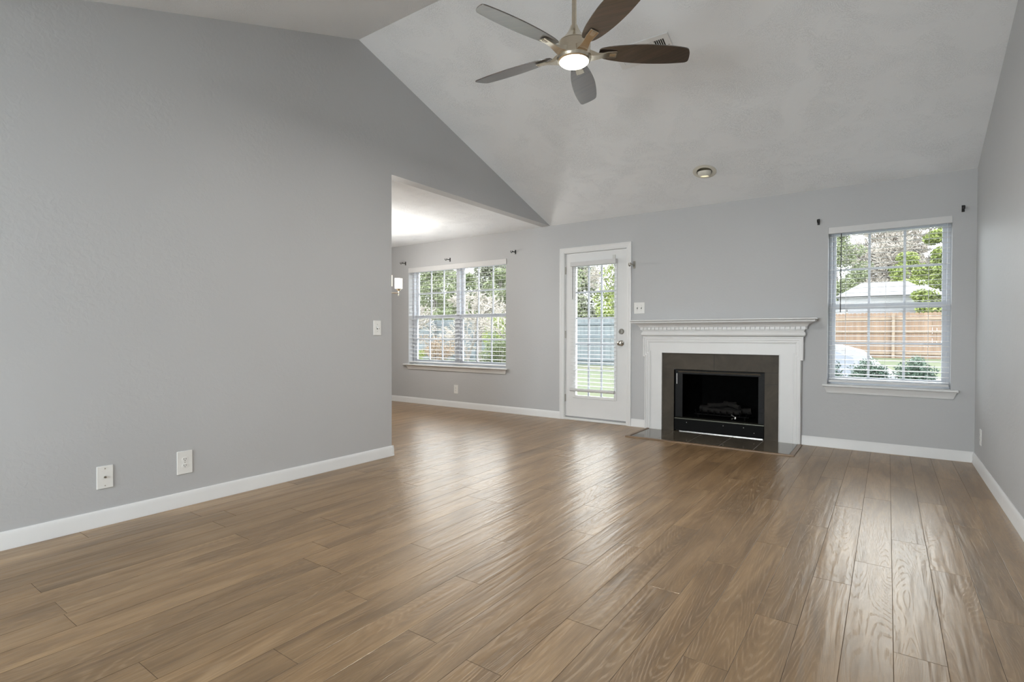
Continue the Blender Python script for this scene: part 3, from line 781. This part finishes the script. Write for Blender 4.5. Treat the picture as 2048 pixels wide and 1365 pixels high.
# ---------------------------------------------------------------- ceiling vent and recessed light on the slope
SN = Vector((0, -SL, -1)).normalized()      # slope normal into the room
SD = Vector((0, 1, -SL)).normalized()       # down the slope
def on_slope(x, y): return Vector((x, y, slope(y)))
def frame_at(p):
    ex = Vector((1, 0, 0)); ey = SD; ez = SN
    return Matrix(((ex.x, ey.x, ez.x, p.x), (ex.y, ey.y, ez.y, p.y), (ex.z, ey.z, ez.z, p.z), (0, 0, 0, 1)))
vent = empty('ceiling_vent', (0, 0, 0), 'white rectangular louvred air vent on the sloped ceiling behind the fan', 'air vent')
vent.matrix_world = frame_at(on_slope(-1.475, 3.752))
vw, vh = .205, .100
vf = MB()
for (a, b_, c, d) in ((-vw, vw, -vh, -vh + .035), (-vw, vw, vh - .035, vh), (-vw, -vw + .038, -vh + .035, vh - .035), (vw - .038, vw, -vh + .035, vh - .035), (.082, .092, -vh + .035, vh - .035)):
    vf.box(a, b_, c, d, .0005, .009)
vf.build('vent_frame', M_trim, vent)
MB().box(-vw + .030, vw - .030, -vh + .030, vh - .030, .0004, .0012).build('duct_opening', M_slot, vent)
lo_ = MB()
for k in range(14):
    y = -vh + .038 + k * (2 * vh - .076) / 13
    lo_.obox((-.0425, y, .005), (.124, 0, 0), (0, .0027, .0018), (0, -.0003, .0006))
for k in range(6):
    x = .0955 + k * .0143
    lo_.obox((x, 0, .005), (.0030, 0, .0026), (0, vh - .035, 0), (-.0004, 0, .0005))
lo_.build('louvre_slats', M_trim, vent)
for x in (-vw + .018, vw - .018):
    MB().lathe([(.004, 0), (.004, .0015), (.001, .002)], (x, 0, .009), n=10, caps=False).build('screw', M_knob, vent)

can = empty('recessed_light', (0, 0, 0), 'white round eyeball recessed light in the sloped ceiling above the fireplace', 'recessed light')
can.matrix_world = frame_at(on_slope(-1.452, 5.255))
M_canw = simple('cream_metal', (.66, .64, .57), .4)
MB().lathe([(.070, .0005), (.108, .0005), (.108, .004), (.100, .0075), (.076, .0085), (.070, .004), (.070, .0005)], (0, 0, 0), n=48, caps=False).build('trim_ring', M_canw, can, smooth=True)
MB().lathe([(.069, .0006), (.001, .0006)], (0, 0, 0), n=32, caps=False).build('gap_shadow', M_slot, can)
eye = MB()
prof_ = [(.062 * cos(radians(a)), .062 * sin(radians(a))) for a in range(0, 46, 9)] + [(.040, .050), (.038, .042)]
tilt = Matrix.Rotation(radians(-22), 4, 'X') 
e0 = MB().lathe([(r * 1.02, h * .95 + .001) for r, h in prof_], (0, 0, 0), n=36, caps=False)
eye.add([tilt @ Vector(v_) for v_ in e0.v], e0.f)
# keep the ball from dipping through the ceiling skin
eye.v = [(x, y, max(z, .001)) for x, y, z in eye.v]
ey_o = eye.build('eyeball', M_canw, can, smooth=True)
lp = MB().lathe([(.0405, .041), (.001, .0415)], (0, 0, 0), n=24, caps=False)
le = MB(); le.add([tilt @ Vector(v_) for v_ in lp.v], lp.f)
le.build('bulb_face', emis('warm_bulb_face', (1.0, .86, .50), .75), can)

# ---------------------------------------------------------------- dining chandelier (mostly behind the wall)
CX_, CY_ = -5.20, 4.40
ch = empty('chandelier', (CX_, CY_, C), 'nickel dining chandelier with lit frosted glass cylinder shades, left of the dining window', 'chandelier')
def chp(mb, name, m, **kw): return place(mb, name, m, ch, **kw)
chp(MB().lathe([(.062, C - .001), (.062, C - .015), (.045, C - .032), (.012, C - .042)], (CX_, CY_, 0), n=28), 'canopy', M_nickel, smooth=True)
chp(MB().lathe([(.006, 1.62), (.006, C - .04)], (CX_, CY_, 0), n=10), 'stem', M_nickel, smooth=True)
chp(MB().lathe([(.010, 1.500), (.024, 1.52), (.030, 1.56), (.022, 1.60), (.012, 1.65)], (CX_, CY_, 0), n=20), 'hub', M_nickel, smooth=True)
M_shade = emis('lit_frosted_shade', (1.0, .88, .68), .62)
for k in range(5):
    a = radians(-8) + k * 2 * pi / 5
    ex, ey_ = cos(a), sin(a); R0 = .31
    px, py = CX_ + ex * R0, CY_ + ey_ * R0
    chp(MB().tube([(CX_ + ex * .02, CY_ + ey_ * .02, 1.575), (px, py, 1.580)], .0065, 8), 'arm', M_nickel, smooth=True)
    chp(MB().lathe([(.005, 1.545), (.005, 1.600), (.012, 1.606), (.034, 1.628), (.036, 1.634)], (px, py, 0), n=20), 'fitter', M_nickel, smooth=True)
    chp(MB().lathe([(.046, 1.636), (.048, 1.640), (.048, 1.765), (.045, 1.765), (.045, 1.640)], (px, py, 0), n=28, caps=False), 'glass_shade', M_shade, smooth=True)
cl = bpy.data.lights.new('chandelier_light', 'POINT'); cl.energy = 48; cl.color = (1, .96, .90); cl.shadow_soft_size = .12
clo = bpy.data.objects.new('chandelier_light', cl); COL.objects.link(clo); clo.parent = ch; clo.location = (0, 0, 1.72 - C)

# ---------------------------------------------------------------- switch plates and outlets
def wall_frame(side, a, z):
    """matrix: local x along wall (rightwards seen from the room), local y up, local z out of the wall"""
    if side == 'left': ex, ez, p = Vector((0, 1, 0)), Vector((1, 0, 0)), Vector((XL, a, z))
    elif side == 'right': ex, ez, p = Vector((0, -1, 0)), Vector((-1, 0, 0)), Vector((XR, a, z))
    else: ex, ez, p = Vector((1, 0, 0)), Vector((0, -1, 0)), Vector((a, D, z))
    ey = Vector((0, 0, 1))
    return Matrix(((ex.x, ey.x, ez.x, p.x), (ex.y, ey.y, ez.y, p.y), (ex.z, ey.z, ez.z, p.z), (0, 0, 0, 1)))
def plate(name, label, cat, side, a, z, w=.072, h=.118, group=None):
    r = empty(name, (0, 0, 0), label, cat, group); r.matrix_world = wall_frame(side, a, z)
    MB().box(-w / 2, w / 2, -h / 2, h / 2, .0002, .0055).build('cover_plate', M_plate, r, bevel=.0022)
    return r
def duplex(r):
    for s_ in (1, -1):
        cy = s_ * .0195
        m = MB(); 
        pts = [(.0165 * cos(t_ * pi / 12), max(-.0125, min(.0125, .0165 * sin(t_ * pi / 12)))) for t_ in range(24)]
        m.add([(x, y + cy, .0056) for x, y in pts] + [(x, y + cy, .0075) for x, y in pts], [tuple(range(24)), tuple(range(47, 23, -1))] + [(i, (i + 1) % 24, 24 + (i + 1) % 24, 24 + i) for i in range(24)])
        rc = m.build('receptacle', M_plate, r)
        MB().box(-.0075, -.0050, cy - .002, cy + .0065, .0076, .0079).box(.0045, .0070, cy - .002, cy + .0065, .0076, .0079).lathe([(.0024, .0076), (.0024, .0079)], (0, cy - .0075, 0), n=10).build('socket_slots', M_slot, rc)
    MB().lathe([(.0028, .0056), (.0028, .0068)], (0, 0, 0), n=10).build('screw', M_knob, r)
r = plate('wall_outlet', 'white duplex wall outlet low on the large left wall', 'wall outlet', 'left', 1.500, .268, .088, .140); duplex(r)
r = plate('coaxial_outlet', 'white coaxial cable plate with brass stud, left of the low outlet on the left wall', 'cable outlet', 'left', 1.093, .266, .076, .124)
MB().lathe([(.0062, .0056), (.0062, .0085), (.0046, .0088), (.0046, .0150), (.001, .0152)], (0, 0, 0), n=12, caps=False).build('coax_stud', M_knob, r, smooth=True)
for y in (-.047, .047): MB().lathe([(.003, .0056), (.003, .0066)], (0, y, 0), n=10).build('screw', M_knob, r)
r = plate('wall_outlet', 'small white wall outlet under the dining window', 'wall outlet', 'back', -5.098, .264, .076, .124); duplex(r)
r = plate('wall_outlet', 'white wall outlet low on the right wall near the corner', 'wall outlet', 'right', 5.435, .270, .076, .124); duplex(r)
def toggle(r, x):
    MB().box(x - .0055, x + .0055, -.012, .012, .0056, .0062).build('toggle_slot', M_slot, r)
    MB().obox((x, .004, .011), (.0038, 0, 0), (0, .0045, .003), (0, -.005, .008)).build('toggle', M_plate, r)
    for y in (-.030, .030): MB().lathe([(.0028, .0056), (.0028, .0066)], (x, y, 0), n=10).build('screw', M_knob, r)
r = plate('light_switch', 'white single switch plate near the end of the left wall', 'light switch', 'left', 3.007, 1.110, .080, .124)
toggle(r, 0)
MB().lathe([(.004, .0056), (.004, .0075)], (.020, -.006, 0), n=10).build('dimmer_slide', M_knob, r)
r = plate('light_switch', 'white double switch plate above the left end of the mantel', 'light switch', 'back', -2.325, 1.364, .126, .128)
toggle(r, -.024); toggle(r, .024)

# ---------------------------------------------------------------- curtain rod brackets
def bracket(label, x, z, m, s=1.0, yaw=0.0, name='curtain_rod_bracket', group=None):
    r = empty(name, (0, 0, 0), label, 'curtain bracket', group)
    r.matrix_world = wall_frame('back', x, z) @ Matrix.Scale(s, 4)
    MB().box(-.010, .010, -.028, .028, .0004, .004).build('wall_plate', m, r, bevel=.0015)
    MB().tube([(0, 0, .003), (0, -.002, .045), (0, .001, .080)], .0055, 10).build('arm', m, r, smooth=True)
    cup = [(0, -.002 + .017 * sin(radians(t_)), .094 + .017 * cos(radians(t_))) for t_ in range(-215, 36, 18)]
    MB().tube(cup, .0045, 8).build('rod_cup', m, r, smooth=True)
    return r
M_brk = simple('matt_black_bracket', (.018, .018, .018), .5, metal=.4)
bracket('black curtain rod bracket above the upper left corner of the dining window', -6.140, 2.160, M_brk)
bracket('black curtain rod bracket above the middle of the dining window', -5.215, 2.145, M_brk)
bracket('black curtain rod bracket above the upper right corner of the dining window', -4.055, 2.155, M_brk)
bracket('silver curtain rod bracket beside the top right of the door casing', -2.388, 1.862, M_knob, 1.5)
bracket('black curtain rod bracket left above the window beside the fireplace', -.546, 2.132, M_brk)
bracket('black curtain rod bracket near the right wall, above the window beside the fireplace', .505, 2.118, M_brk)

# ================================================================ outdoors
OUT = .72
def dim(c): return tuple(x * OUT for x in c)
def simple_leaf(name, c0, c1):
    c0, c1 = dim(c0), dim(c1)
    m, nt, b = mat(name)
    v = coords(nt)
    n = N(nt, 'ShaderNodeTexNoise', Scale=3.5, Detail=3.0); L(nt, v, n.inputs['Vector'])
    r = ramp(nt, n.outputs['Fac'], [(0.35, c0), (0.65, c1)])
    L(nt, r.outputs[0], b.inputs['Base Color'])
    b.inputs['Roughness'].default_value = 0.6
    b.inputs['Specular IOR Level'].default_value = 0.2
    return m
M_lf_dark = simple_leaf('dark_green_leaves', (.09, .115, .05), (.20, .225, .12))
M_lf_lime = simple_leaf('yellow_green_leaves', (.19, .24, .06), (.30, .35, .11))
M_lf_mid = simple_leaf('mid_green_leaves', (.15, .18, .09), (.27, .30, .17))
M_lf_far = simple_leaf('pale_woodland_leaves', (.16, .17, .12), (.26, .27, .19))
M_lf_brown = simple_leaf('dry_brown_leaves', (.24, .16, .10), (.36, .27, .18))
M_lf_jun = simple_leaf('blue_green_juniper', (.08, .13, .10), (.18, .24, .18))
M_bark = simple('grey_bark', (.14, .125, .11), .9, var=.3, nscale=12, bstr=.5, bscale=30)
M_twig = simple('pale_twigs', (.30, .27, .235), .9, var=.25, nscale=12)
M_lawn, nt, b = mat('lawn')
v = coords(nt)
n = N(nt, 'ShaderNodeTexNoise', Scale=0.5, Detail=8.0); L(nt, v, n.inputs['Vector'])
r = ramp(nt, n.outputs['Fac'], [(0.3, (.048, .064, .028)), (0.55, (.066, .076, .036)), (0.75, (.090, .084, .048))])
L(nt, r.outputs[0], b.inputs['Base Color']); b.inputs['Roughness'].default_value = .95

def gz(x, y):
    """yard height"""
    if x > -4.5:
        a = -.62 if y < 13 else (-.62 + .75 * min(1, (y - 13) / 11.0))
    else:
        a = -.30 + .20 * min(1, max(0, (y - 8) / 9.0))
    return a
def ground():
    vs = []; fs = []
    nx, ny = 60, 50
    for j in range(ny + 1):
        for i in range(nx + 1):
            x = -90 + 130 * i / nx; y = -22 + 112 * j / ny
            z = gz(x, y)
            if y < D + .6: z = -.62 if x > -4.5 else -.42
            vs.append((x, y, z + .0))
    for j in range(ny):
        for i in range(nx):
            a = j * (nx + 1) + i
            fs.append((a, a + 1, a + nx + 2, a + nx + 1))
    MB().add(vs, fs).build('ground', M_lawn, smooth=True, kind='structure')
ground()
M_conc = simple('pale_concrete', (.20, .195, .18), .9, var=.08)
tag(MB().box(-8.0, -2.6, D + .6, D + 4.1, -.42, -.22).build('patio_slab', M_conc, bevel=.01), 'pale concrete patio slab outside the glazed door', 'patio')

def fence(name, x0, x1, y, z0, hgt, m_board, m_rail, label, posts, rails=True):
    r = empty(name, ((x0 + x1) / 2, y, z0), label, 'fence')
    bw = .14; m = MB(); x = x0; rn = random.Random(5)
    while x < x1:
        t_ = rn.uniform(-.012, .012)
        m.prism([(x, z0), (x + bw - .006, z0), (x + bw - .006, z0 + hgt - .03 + t_), (x + bw * .72, z0 + hgt + t_), (x + bw * .28, z0 + hgt + t_), (x, z0 + hgt - .03 + t_)], 'Y', y + rn.uniform(0, .004), y + .022)
        x += bw
    place(m, 'fence_boards', m_board, r)
    if rails:
        for zz in (z0 + .16, z0 + hgt * .56, z0 + hgt - .30):
            place(MB().box(x0, x1, y - .045, y - .004, zz, zz + .09), 'rail', m_rail, r)
    for px in posts:
        place(MB().box(px - .05, px + .05, y - .15, y - .05, z0 - .1, z0 + hgt - .05), 'fence_post', m_rail, r)
    return r
def board_mat(name, c0, c1):
    c0, c1 = dim(c0), dim(c1)
    m, nt, b = mat(name)
    v = coords(nt, (7.14, 1, .35))
    n = N(nt, 'ShaderNodeTexNoise', Scale=1.0, Detail=5.0); L(nt, v, n.inputs['Vector'])
    r = ramp(nt, n.outputs['Fac'], [(0.3, c0), (0.7, c1)]); L(nt, r.outputs[0], b.inputs['Base Color']); b.inputs['Roughness'].default_value = .85
    return m
M_cedar = board_mat('tan_cedar_boards', (.21, .135, .09), (.30, .205, .14))
M_cedar_r = simple('tan_fence_rail', (.22, .17, .125), .85, var=.12)
M_greyb = board_mat('weathered_grey_boards', (.14, .16, .17), (.21, .24, .25))
M_greyr = simple('weathered_grey_rail', (.105, .122, .132), .85, var=.12)
fence('cedar_fence', -3.6, 7.5, 26.8, .13, 1.86, M_cedar, M_cedar_r, 'tan cedar privacy fence beyond the right window', (-2.1, .18, 2.6, 5.0))
fence('weathered_fence', -27.0, -4.6, 18.5, -.10, 1.84, M_greyb, M_greyr, 'weathered blue-grey board fence beyond the door and dining window', (-25.0, -22.5, -20.0, -17.5, -15.0, -12.5, -10.2, -7.8, -5.4), rails=True)

# neighbour's white outbuilding
nb = empty('white_garage', (-1.5, 31, 0), 'white sided garage with a pale hip roof behind the cedar fence', 'garage')
M_siding = simple('white_siding', (.32, .32, .325), .7, var=.03)
M_roofw = simple('pale_roof', (.115, .118, .124), .8, var=.05)
bx0, bx1, by0, by1 = -2.0, 1.55, 31.0, 35.5
m = MB().box(bx0, bx1, by0, by1, -.2, 2.98)
place(m, 'wall', M_siding, nb)
m = MB()
for k in range(13):
    z = .1 + k * .215
    m.box(bx0 - .01, bx1 + .01, by0 - .025, by0 - .001, z, z + .19)
place(m, 'siding', M_siding, nb)
rv = [(bx0 - .15, by0 - .3, 2.95), (bx1 + .2, by0 - .3, 2.95), (bx1 + .2, by1 + .3, 2.95), (bx0 - .15, by1 + .3, 2.95), (-1.15, 33.2, 3.78), (.80, 33.2, 3.78)]
place(MB().add(rv, [(0, 1, 5, 4), (1, 2, 5), (2, 3, 4, 5), (3, 0, 4), (3, 2, 1, 0)]), 'roof', M_roofw, nb)
place(MB().box(-6.4, bx0 - .03, by0 + .4, by1 - .6, -.2, 2.80), 'annex', M_siding, nb)
for xg in (-1.6,):
    dm = MB()
    for k in range(4): dm.box(xg, xg + 2.7, by0 - .06, by0 - .026, .1 + k * .62, .1 + k * .62 + .58)
    place(dm, 'garage_door', simple('white_door_panel', (.22, .22, .23), .5), nb)

# parked car (only its rear roof and window show in the right window)
def car():
    r = empty('car', (-1.25, 9.6, -.62), 'white parked car outside the right window, behind the juniper hedge', 'car')
    M_carp = simple('white_car_paint', (.17, .177, .187), .25, var=.01)
    M_cwin = simple('dark_car_glass', (.07, .085, .11), .08, spec=.8)
    M_tyre = simple('black_tyre', (.02, .02, .02), .8)
    g = -.57
    x0, x1 = -3.30, .80
    # side profile in XZ swept over width with tumblehome
    low = [(x0, .30), (x0 + .05, .75), (x0 + .35, .92), (x0 + 1.15, 1.00), (x1 - .55, 1.02), (x1 - .08, .96), (x1, .78), (x1 - .02, .32)]
    y0_, y1_ = 8.75, 10.5
    m = MB()
    def ring(y, sc, zs=1.0): return [((x + (x0 + x1) / 2 * (1 - sc) - x * (1 - sc)) , y, g + z * zs) for x, z in low]
    rings = [ring(y0_, .97, .97), ring(y0_ + .12, 1.0), ring(y1_ - .12, 1.0), ring(y1_, .97, .97)]
    vs = [p for rg in rings for p in rg]; n = len(low)
    fs = [(k * n + i, k * n + (i + 1) % n, (k + 1) * n + (i + 1) % n, (k + 1) * n + i) for k in range(3) for i in range(n)] + [tuple(range(n)), tuple(range(4 * n - 1, 3 * n - 1, -1))]
    place(m.add(vs, fs), 'body', M_carp, r, smooth=True, bevel=.03)
    cab = [(x0 + 1.0, .99), (x0 + 1.55, 1.36), (x0 + 2.1, 1.50), (x0 + 2.70, 1.475), (x0 + 2.98, 1.39), (x0 + 3.22, 1.16), (x0 + 3.50, 1.00)]
    def cr(y, k, top): return [(x, y + (k * (z - .99) * .42), g + z) for x, z in cab]
    a = cr(y0_ + .08, 1, 0); c = cr(y1_ - .08, -1, 0); n = len(cab)
    place(MB().add(a + c, [tuple(range(n)), tuple(range(2 * n - 1, n - 1, -1))] + [(i, (i + 1) % n, n + (i + 1) % n, n + i) for i in range(n)]), 'cabin', M_carp, r, smooth=True)
    # side window on the house side, split by pillar
    def wq(pts):
        f_ = [(x, y0_ + .08 + (z - .99) * .42 - .006, g + z) for x, z in pts]; b2_ = [(x, y + .004, z) for x, y, z in f_]
        k = len(pts); return MB().add(f_ + b2_, [tuple(range(k)), tuple(range(2 * k - 1, k - 1, -1))] + [(i, (i + 1) % k, k + (i + 1) % k, k + i) for i in range(k)])
    place(wq([(x0 + 1.25, 1.03), (x0 + 1.62, 1.31), (x0 + 2.02, 1.385), (x0 + 2.05, 1.03)]), 'side_window', M_cwin, r)
    place(wq([(x0 + 2.13, 1.03), (x0 + 2.12, 1.40), (x0 + 2.66, 1.40), (x0 + 2.90, 1.31), (x0 + 2.94, 1.03)]), 'side_window', M_cwin, r)
    place(wq([(x0 + 2.99, 1.03), (x0 + 2.96, 1.27), (x0 + 3.10, 1.17), (x0 + 3.26, 1.04)]), 'side_window', M_cwin, r)
    for x in (x0 + .75, x1 - .75):
        for y in (y0_ + .02, y1_ - .22):
            place(MB().lathe([(.20, 0), (.32, .0), (.33, .03), (.33, .17), (.32, .20), (.20, .20)], (x, y, g + .28), axis='Y', n=28), 'wheel', M_tyre, r, smooth=True)
    return r
car()

# foliage
def leaves(m, rn, c, rad, n, size, flat=1.0, stretch=1.0):
    vs = []; fs = []
    for _ in range(n):
        while True:
            p = Vector((rn.uniform(-1, 1), rn.uniform(-1, 1), rn.uniform(-1, 1)))
            l = p.length
            if .35 < l < 1: break
        q = Vector((c[0] + p.x * rad[0], c[1] + p.y * rad[1], c[2] + p.z * rad[2]))
        d1_ = Vector((rn.gauss(0, 1), rn.gauss(0, 1), rn.gauss(0, 1) * flat)).normalized()
        d2_ = d1_.cross(Vector((rn.gauss(0, 1), rn.gauss(0, 1), rn.gauss(0, 1)))).normalized()
        s1 = size * rn.uniform(.5, 1.3) * stretch; s2 = size * rn.uniform(.3, .6)
        o = len(vs)
        vs += [q - d1_ * s1, q + d2_ * s2, q + d1_ * s1, q - d2_ * s2]
        fs.append((o, o + 1, o + 2, o + 3))
    m.add(vs, fs)
def raw(m, name, material, parent, loc):
    me = bpy.data.meshes.new(name); me.from_pydata([(x - loc[0], y - loc[1], z - loc[2]) for x, y, z in m.v], [], m.f); me.update(); me.materials.append(material)
    o = bpy.data.objects.new(name, me); COL.objects.link(o)
    if parent: o.parent = parent
    return o
def tree(name, label, x, y, h, w, m_leaf, seed, dens=1.0, leaf=.10, conic=False, cat='tree', group=None, base=0.0, n_cl=26):
    rn = random.Random(seed); z0 = gz(x, y) - .05
    r = empty(name, (x, y, z0), label, cat, group)
    tm = MB(); tm.tube([(x, y, z0), (x + rn.uniform(-.1, .1), y, z0 + h * .5), (x, y, z0 + h * .85)], .02 * h + .02, 8, .02)
    cm = MB()
    for _ in range(n_cl):
        t_ = rn.uniform(base, 1.0)
        wr = w * ((1 - t_) * .95 + .08) if conic else w * math.sqrt(max(.05, 1 - (2 * t_ - .9) ** 2))
        a = rn.uniform(0, 2 * pi); q = rn.uniform(.2, .85) * wr
        cx, cy, cz = x + q * cos(a), y + q * sin(a), z0 + h * (.1 + .85 * t_)
        if not conic: tm.tube([(x, y, z0 + h * (.2 + .4 * t_)), (cx, cy, cz)], .02 * w * .5, 5, .006)
        rr = w * (.20 if conic else .30) * rn.uniform(.7, 1.2)
        leaves(cm, rn, (cx, cy, cz), (rr, rr, rr * .7), int(200 * dens), leaf * .70)
    raw(tm, 'trunk', M_bark, r, (x, y, z0)); raw(cm, 'foliage', m_leaf, r, (x, y, z0))
    return r
def bare_tree(name, label, x, y, h, seed, m=None, lean=(0, 0), depth=6, spread=.55, r0=.10, cat='bare tree', nb_=3, z0=None, tmin=.012):
    rn = random.Random(seed); z0 = gz(x, y) - .05 if z0 is None else z0
    r = empty(name, (x, y, z0), label, cat)
    tm = MB(); tw = MB()
    def grow(p, d, l, rad, k):
        mid = p + d * l * .5 + Vector((rn.uniform(-1, 1), rn.uniform(-1, 1), 0)) * l * .06
        e = p + d * l
        (tm if k > depth - 3 else tw).tube([p, mid, e], max(rad, tmin), 5 if k > 2 else 3, max(rad * .62, tmin))
        if k == 0: return
        for _ in range(nb_ if k < depth else nb_ + 1):
            nd = (d + Vector((rn.gauss(0, 1), rn.gauss(0, 1), rn.gauss(0, .6) + .12)) * spread).normalized()
            st_ = p + (e - p) * rn.uniform(.55, 1.0)
            grow(st_, nd, l * rn.uniform(.58, .80), rad * .58, k - 1)
    grow(Vector((x, y, z0)), Vector((lean[0], lean[1], 1)).normalized(), h * .33, r0, depth)
    raw(tm, 'trunk', M_bark, r, (x, y, z0)); raw(tw, 'twigs', m or M_twig, r, (x, y, z0))
    return r

# beyond the right window
tree('evergreen_tree', 'tall bright yellow-green evergreen, right side of the right window', 2.38, 28.9, 7.2, 1.45, M_lf_lime, 1, 3.2, .12, base=.0, n_cl=95)
tree('leafy_tree', 'green leafy tree at the left of the right window', -3.1, 44.0, 8.8, 2.5, M_lf_mid, 2, 1.9, .12, base=.05, n_cl=60)
tree('leafy_tree', 'low round green tree behind the white garage roof', 1.0, 42.5, 6.4, 1.6, M_lf_lime, 3, 1.6, .12, base=.3, n_cl=34)
bare_tree('bare_tree', 'bare grey tree in the middle of the right window', 1.9, 66.0, 13.5, 4, depth=7, spread=.5, r0=.22, nb_=4, tmin=.03)
bare_tree('bare_tree', 'bare pale tree behind the tall evergreen', 8.6, 53.0, 11.5, 14, depth=7, spread=.5, r0=.18, nb_=4, tmin=.03)
# juniper hedge
def juniper(x, y, w, h, seed, label):
    rn = random.Random(seed); z0 = gz(x, y)
    r = empty('juniper_shrub', (x, y, z0), label, 'shrub', None)
    cm = MB(); sm_ = MB()
    for _ in range(64):
        a = rn.uniform(0, 2 * pi); q = rn.uniform(.05, 1) * w
        tip = Vector((x + q * cos(a), y + q * sin(a) * .8, z0 + h * (rn.uniform(.62, 1.0) if _ % 2 else rn.uniform(.88, 1.0)) * (1 - .12 * (q / w) ** 2)))
        bs = Vector((x + .2 * q * cos(a), y + .2 * q * sin(a), z0))
        sm_.tube([bs, tip], .008, 4, .003)
        for s_ in range(9):
            c = bs.lerp(tip, .35 + .65 * s_ / 8)
            leaves(cm, rn, c, (.075, .085, .055), 48, .013, stretch=1.7)
    raw(sm_, 'stems', M_bark, r, (x, y, z0)); raw(cm, 'foliage', M_lf_jun, r, (x, y, z0))
juniper(-.72, 8.0, .20, 1.40, 1, 'blue-green juniper shrub at the left foot of the right window')
juniper(-.20, 8.0, .20, 1.36, 2, 'blue-green juniper shrub beside the parked car, left of the middle of the right window')
juniper(.26, 8.0, .20, 1.40, 3, 'blue-green juniper shrub right of the middle of the right window')
juniper(.72, 8.0, .20, 1.30, 4, 'blue-green juniper shrub, rightmost outside the right window')
tree('leafy_tree', 'pale green tree at the far left edge of the right window', -9.5, 53.5, 9.6, 3.0, M_lf_mid, 77, 1.8, .16, base=.35, n_cl=50)
# beyond the door
tree('leafy_tree', 'soft green tree behind the weathered fence, seen through the door', -15.0, 25.5, 6.2, 2.3, M_lf_mid, 5, 1.4, .12, base=.1, n_cl=36)
tree('leafy_tree', 'bright green tree behind the weathered fence, at the right of the door glass', -10.4, 24.5, 5.0, 1.8, M_lf_lime, 6, 1.2, .12, base=.1, n_cl=30)
bare_tree('bare_tree', 'bare tree above the weathered fence, seen through the door', -15.0, 33.5, 8.5, 7, depth=6, spread=.5, r0=.12)
# beyond the dining window
def shrub(label, x, y, w, h, m_leaf, seed, n_cl=26, leaf=.035, dens=1.0, name='shrub'):
    rn = random.Random(seed); z0 = gz(x, y)
    r = empty(name, (x, y, z0), label, 'shrub', None)
    cm = MB(); sm_ = MB()
    for _ in range(n_cl):
        a = rn.uniform(0, 2 * pi); q = rn.uniform(.0, .85) * w; t_ = rn.uniform(.12, .95)
        c = (x + q * cos(a) * (1 - .3 * t_), y + q * sin(a) * (1 - .3 * t_), z0 + h * t_)
        sm_.tube([(x + rn.uniform(-.1, .1), y, z0), c], .010, 4, .004)
        leaves(cm, rn, c, (w * .26, w * .26, h * .11), int(230 * dens), leaf * .66)
    raw(sm_, 'stems', M_twig, r, (x, y, z0)); raw(cm, 'foliage', m_leaf, r, (x, y, z0))
shrub('dense dark green shrub filling the lower right of the dining window', -6.55, 8.8, .78, 1.30, M_lf_dark, 21, 44, .030)
shrub('dry brownish shrub in the lower left half of the dining window', -8.6, 9.2, .72, 1.35, M_lf_brown, 22, 34, .028)
shrub('small yellow-green shrub at the lower left of the dining window', -9.9, 9.8, .36, .95, M_lf_lime, 23, 14, .030)
shrub('bright yellow-green shrub behind the upper right of the dining window', -11.2, 15.2, .85, 2.0, M_lf_lime, 25, 26, .045)
tree('evergreen_tree', 'broad dark green evergreen filling the upper left of the dining window', -31.0, 29.0, 6.8, 3.2, M_lf_dark, 31, 1.6, .12, base=.1, n_cl=60)
tree('leafy_tree', 'tall loose green tree behind the weathered fence, beyond the dining window', -24.2, 25.5, 5.9, 2.3, M_lf_mid, 33, 1.4, .12, base=.1, n_cl=44)
tree('leafy_tree', 'pale green tree behind the weathered fence at the right of the dining window', -19.0, 22.3, 4.7, 1.6, M_lf_mid, 35, 1.3, .11, base=.1, n_cl=36)
bare_tree('bare_tree', 'pale bare tree leaning right, nearest outside the dining window', -8.0, 10.9, 2.7, 41, depth=5, spread=.50, r0=.050, lean=(.45, 0), tmin=.006)
bare_tree('bare_tree', 'thin bare tree with forked trunk between the dry shrub and the green shrub', -10.1, 12.2, 2.9, 45, depth=6, spread=.55, r0=.055, lean=(-.2, 0), tmin=.006)
bare_tree('bare_tree', 'pale bushy bare tree in the upper right of the dining window', -13.5, 16.9, 3.9, 43, depth=6, spread=.62, r0=.10)
tree('leafy_tree', 'loose green tree above the fence at the far right of the dining window', -15.2, 20.6, 4.5, 1.5, M_lf_mid, 51, 1.3, .09, base=.15, n_cl=34)
tree('leafy_tree', 'pale green tree behind the fence, left part of the door glass', -12.6, 21.0, 4.3, 1.1, M_lf_mid, 52, 1.3, .09, base=.1, n_cl=30)
bare_tree('bare_tree', 'pale bare tree left of centre behind the dining window', -17.2, 16.6, 3.9, 44, depth=6, spread=.60, r0=.09)

# distant woods beyond the yards: each tree its own crown and trunk
for _k, (_x, _y, _h, _w, _lab) in enumerate((
        (-70.0, 62.0, 13.5, 6.5, 'distant pale woodland tree at the far left, above the weathered fence in the dining window'),
        (-57.5, 61.0, 12.8, 6.0, 'distant pale woodland tree, centre of the dining window'),
        (-46.5, 60.0, 12.4, 5.5, 'distant pale woodland tree, right side of the dining window'),
        (-34.5, 62.0, 12.0, 5.5, 'distant pale woodland tree in the upper left of the door glass'),
        (-20.5, 66.0, 12.4, 5.0, 'distant pale woodland tree in the upper right of the door glass'))):
    tree('woodland_tree', _lab, _x, _y, _h, _w, M_lf_far, 200 + _k, 1.5, .34, base=.05, n_cl=60)
